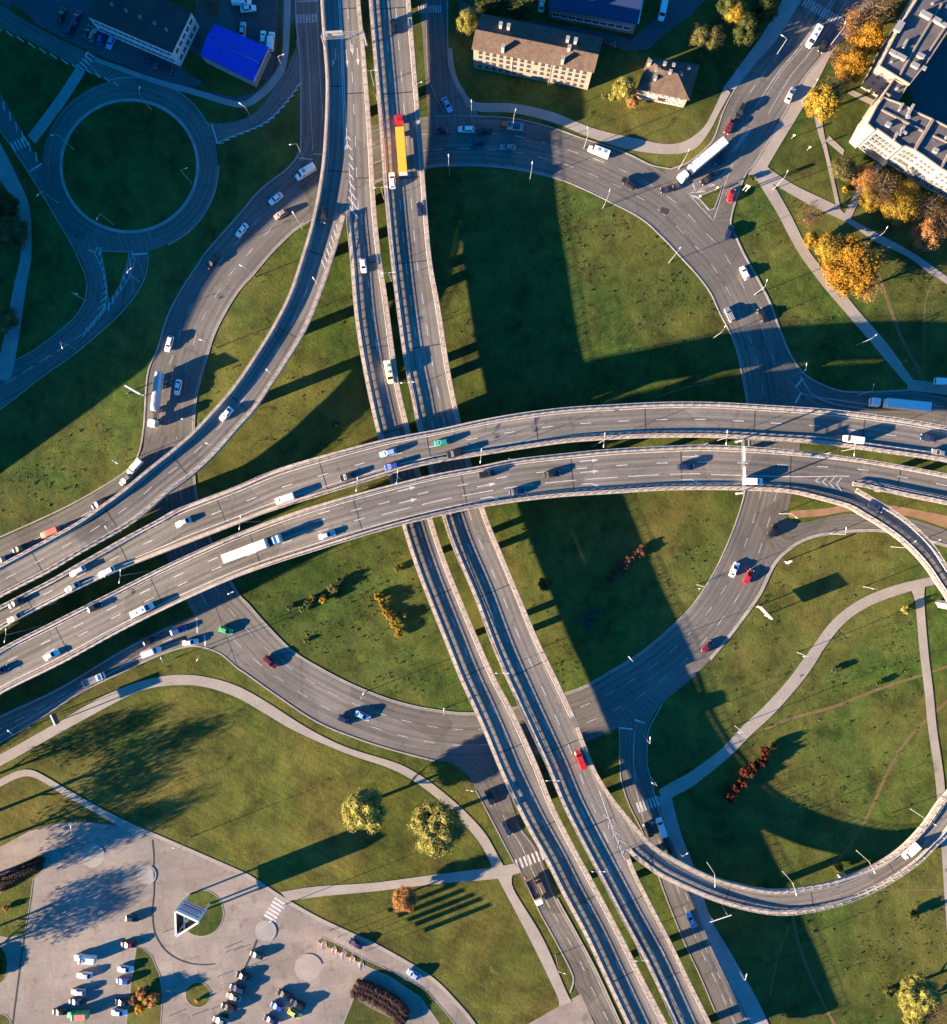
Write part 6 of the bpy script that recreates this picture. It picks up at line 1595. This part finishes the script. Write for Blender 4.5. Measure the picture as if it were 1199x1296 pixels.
for x, y, r, lf, lb in ((365,769,.9,'leaf_teal','small round bush with a long shadow left of the shrub cluster'),(503,719,1.2,'leaf_olive','round bush near the top of the grass below the deck'),(386,811,.7,'leaf_olive','tiny bush low on the grass left of the lower viaduct'),(512,778,1.0,'leaf_olive','round green bush right of the golden shrub row'),(1056,848,1.1,'leaf_teal','pale green bush with a long shadow in the right meadow'),(1147,772,1.4,'leaf_willow','bush at the corner of the straight footpath on the right'),(1112,865,1.0,'leaf_green','green bush above the dirt trail in the right meadow'),(1126,1257,1.6,'leaf_green','green bush on the lower right meadow left of the yellow tree'),(1062,1097,1.5,'leaf_orange','small orange bush inside the loop ramp'),(690,740,2.2,'leaf_green','green bush at the shadow edge beside the eastern viaduct'),(425,536,1.2,'leaf_teal','pale bush in the shade under the upper deck'),(1156,1158,1.8,'leaf_green','green bush below the loop ramp at the right'),(179,1257,1.9,'leaf_peach','rusty round bush uppermost on the leaf shaped island'),(192,1265,2.3,'leaf_peach','large pale pink bush on the leaf shaped island'),(170,1266,1.5,'leaf_brown','brown bush at the left of the leaf shaped island'),(177,1277,1.6,'leaf_orange','orange brown bush lowest on the leaf shaped island'),(188,1253,1.4,'leaf_teal','grey green bush on the leaf shaped island'),(8,1149,1.0,'leaf_peach','small pale bush on the grass behind the long hedge'),(250,1266,.8,'leaf_peach','tiny bush on the egg shaped island'),(951,225,1.0,'leaf_green','small dark bush beside the road sign at the avenue corner'),(1070,240,1.0,'leaf_yellow','small yellow bush below the green bushy tree'),(775,122,1.2,'leaf_willow','low yellow green bush beside the long apartment house'),(765,122,.9,'leaf_olive','olive bush at the corner of the long apartment house')):
    bush(x, y, r, lf, lb, r * 1.5)

for x, y in ((286,1199),(297,1203),(276,1236),(216,1285),(244,1285),(268,1277),(287,1205),(417,1177),(207,1180),(318,1222)):
    p = P(x, y, 0); mb = MB(); mb.cyl((p.x, p.y, .5), .09, 1.0, 8); mb.cyl((p.x, p.y, 1.03), .12, .08, 8)
    tag(mb.build('bollard', MAT['galvanised']), 'thin grey bollard standing on the paved square, marked by its long thin shadow', 'bollard', 'bollards on the paved square')

def hedge(label, pts, wd, h):
    mb = MB(); q = [P(p.x, p.y, h*.6) for p in cr(pts)]; rr = random.Random(4)
    line = [Vector((p.x, p.y, 0)) for p in q]; d = [0]
    for a, b_ in zip(line, line[1:]): d.append(d[-1] + (b_ - a).length)
    n = int(d[-1] / .8)
    for p in resample([Vector((v.x, v.y)) for v in line], n):
        for s_ in (-.5, 0, .5):
            c = Vector((p.x + rr.uniform(-.2,.2) + s_*wd*.35, p.y + rr.uniform(-.2,.2) + s_*wd*.6, h*.5)); sph(mb, c, wd*.36, rr, h / wd * 1.25)
            for k in range(90):
                a = rr.uniform(0, 6.28); z = rr.uniform(-.3, 1); e = math.sqrt(1 - z*z); nn = Vector((e*math.cos(a), e*math.sin(a), z)); v = c + Vector((nn.x*wd*.42, nn.y*wd*.42, nn.z*h*.52)); t = nn.cross(Vector((rr.random(), rr.random(), rr.random() - .5))).normalized(); b2 = nn.cross(t); l = .24
                mb.add([v - t*l*.5, v + b2*l*.35, v + t*l*.5, v - b2*l*.35], [(0,1,2,3)])
    o = mb.build('hedge', MAT['leaf_hedge']); tag(o, label, 'hedge')
hedge('dark purple rounded hedge at the bottom beside the driveway', [(452,1251),(466,1256),(482,1264),(498,1275),(510,1288)], 4.2, 1.9)
hedge('long dark purple hedge at the left edge of the paved square', [(-30,1130),(-5,1122),(15,1110),(32,1100),(48,1094)], 3.6, 1.9)
hedge('half seen dark hedge at the left edge above the rounded grass bed', [(-14,1212),(-6,1220),(-4,1232)], 2.6, 2.0)

# ------------------------------------------------------------------ weeds and tufts on the meadows (nobody could count them)
def inside(p, pg):
    c = False; n = len(pg)
    for i in range(n):
        a, b_ = pg[i], pg[i-1]
        if (a[1] > p[1]) != (b_[1] > p[1]) and p[0] < (b_[0]-a[0])*(p[1]-a[1])/(b_[1]-a[1]) + a[0]: c = not c
    return c
FIELDS = [([(600,216),(705,232),(775,263),(840,308),(900,380),(940,485),(943,505),(800,507),(640,520),(590,526),(570,400),(556,230)], 1500, 1),
          ([(625,650),(930,652),(895,728),(810,820),(712,872),(660,740)], 800, 1), ([(318,760),(506,680),(530,740),(592,890),(500,880),(405,838),(340,785)], 900, 1),
          ([(1000,700),(1080,680),(1160,700),(1185,728),(1100,750),(1040,790),(990,870),(920,935),(836,990),(826,930),(880,870),(960,770)], 600, 1), ([(870,1000),(960,930),(1050,800),(1150,755),(1165,880),(1178,1000),(1100,1080),(1000,1115),(900,1095)], 1100, 1),
          ([(920,1165),(1000,1165),(1100,1140),(1199,1070),(1215,1310),(1000,1310)], 900, 1), ([(0,610),(110,530),(185,480),(175,560),(120,610),(0,672)], 500, 1), ([(265,470),(340,335),(390,290),(380,320),(330,430),(260,520)], 250, 1), ([(310,580),(345,500),(440,320),(475,540),(400,568)], 350, 1),
          ([(985,240),(1060,275),(1190,360),(1199,470),(1160,480),(1060,345)], 400, 1), ([(950,240),(1000,320),(1140,485),(1040,480),(1000,430),(945,310)], 400, 1)]
mb = MB(); rw = random.Random(99)
for pg, n, k in FIELDS:
    xs = [p[0] for p in pg]; ys = [p[1] for p in pg]; c = 0
    cl = [(rw.uniform(min(xs), max(xs)), rw.uniform(min(ys), max(ys))) for _ in range(14)]
    while c < n:
        if rw.random() < .55: q = rw.choice(cl); x, y = rw.gauss(q[0], 16), rw.gauss(q[1], 16)
        else: x, y = rw.uniform(min(xs), max(xs)), rw.uniform(min(ys), max(ys))
        c += 1
        if not inside((x, y), pg): continue
        p = P(x, y, 0); s_ = rw.choice((.10, .13, .17, .22, .36)) * rw.uniform(.7, 1.3)
        for i in range(6):
            a = rw.uniform(0, 6.28); e = Vector((math.cos(a), math.sin(a), rw.uniform(.3, 1.1))) * s_; t = Vector((-math.sin(a), math.cos(a), 0)) * s_ * .35
            v = p + Vector((rw.uniform(-.3,.3), rw.uniform(-.3,.3), 0)) * s_ * 2
            mb.add([v, v + e*.6 + t, v + e, v + e*.6 - t], [(0,1,2,3)])
o = mb.build('meadow_weeds', MAT['leaf_weed']); tag(o, 'scattered weeds and tufts in the rough meadow grass', 'weeds', kind='stuff')
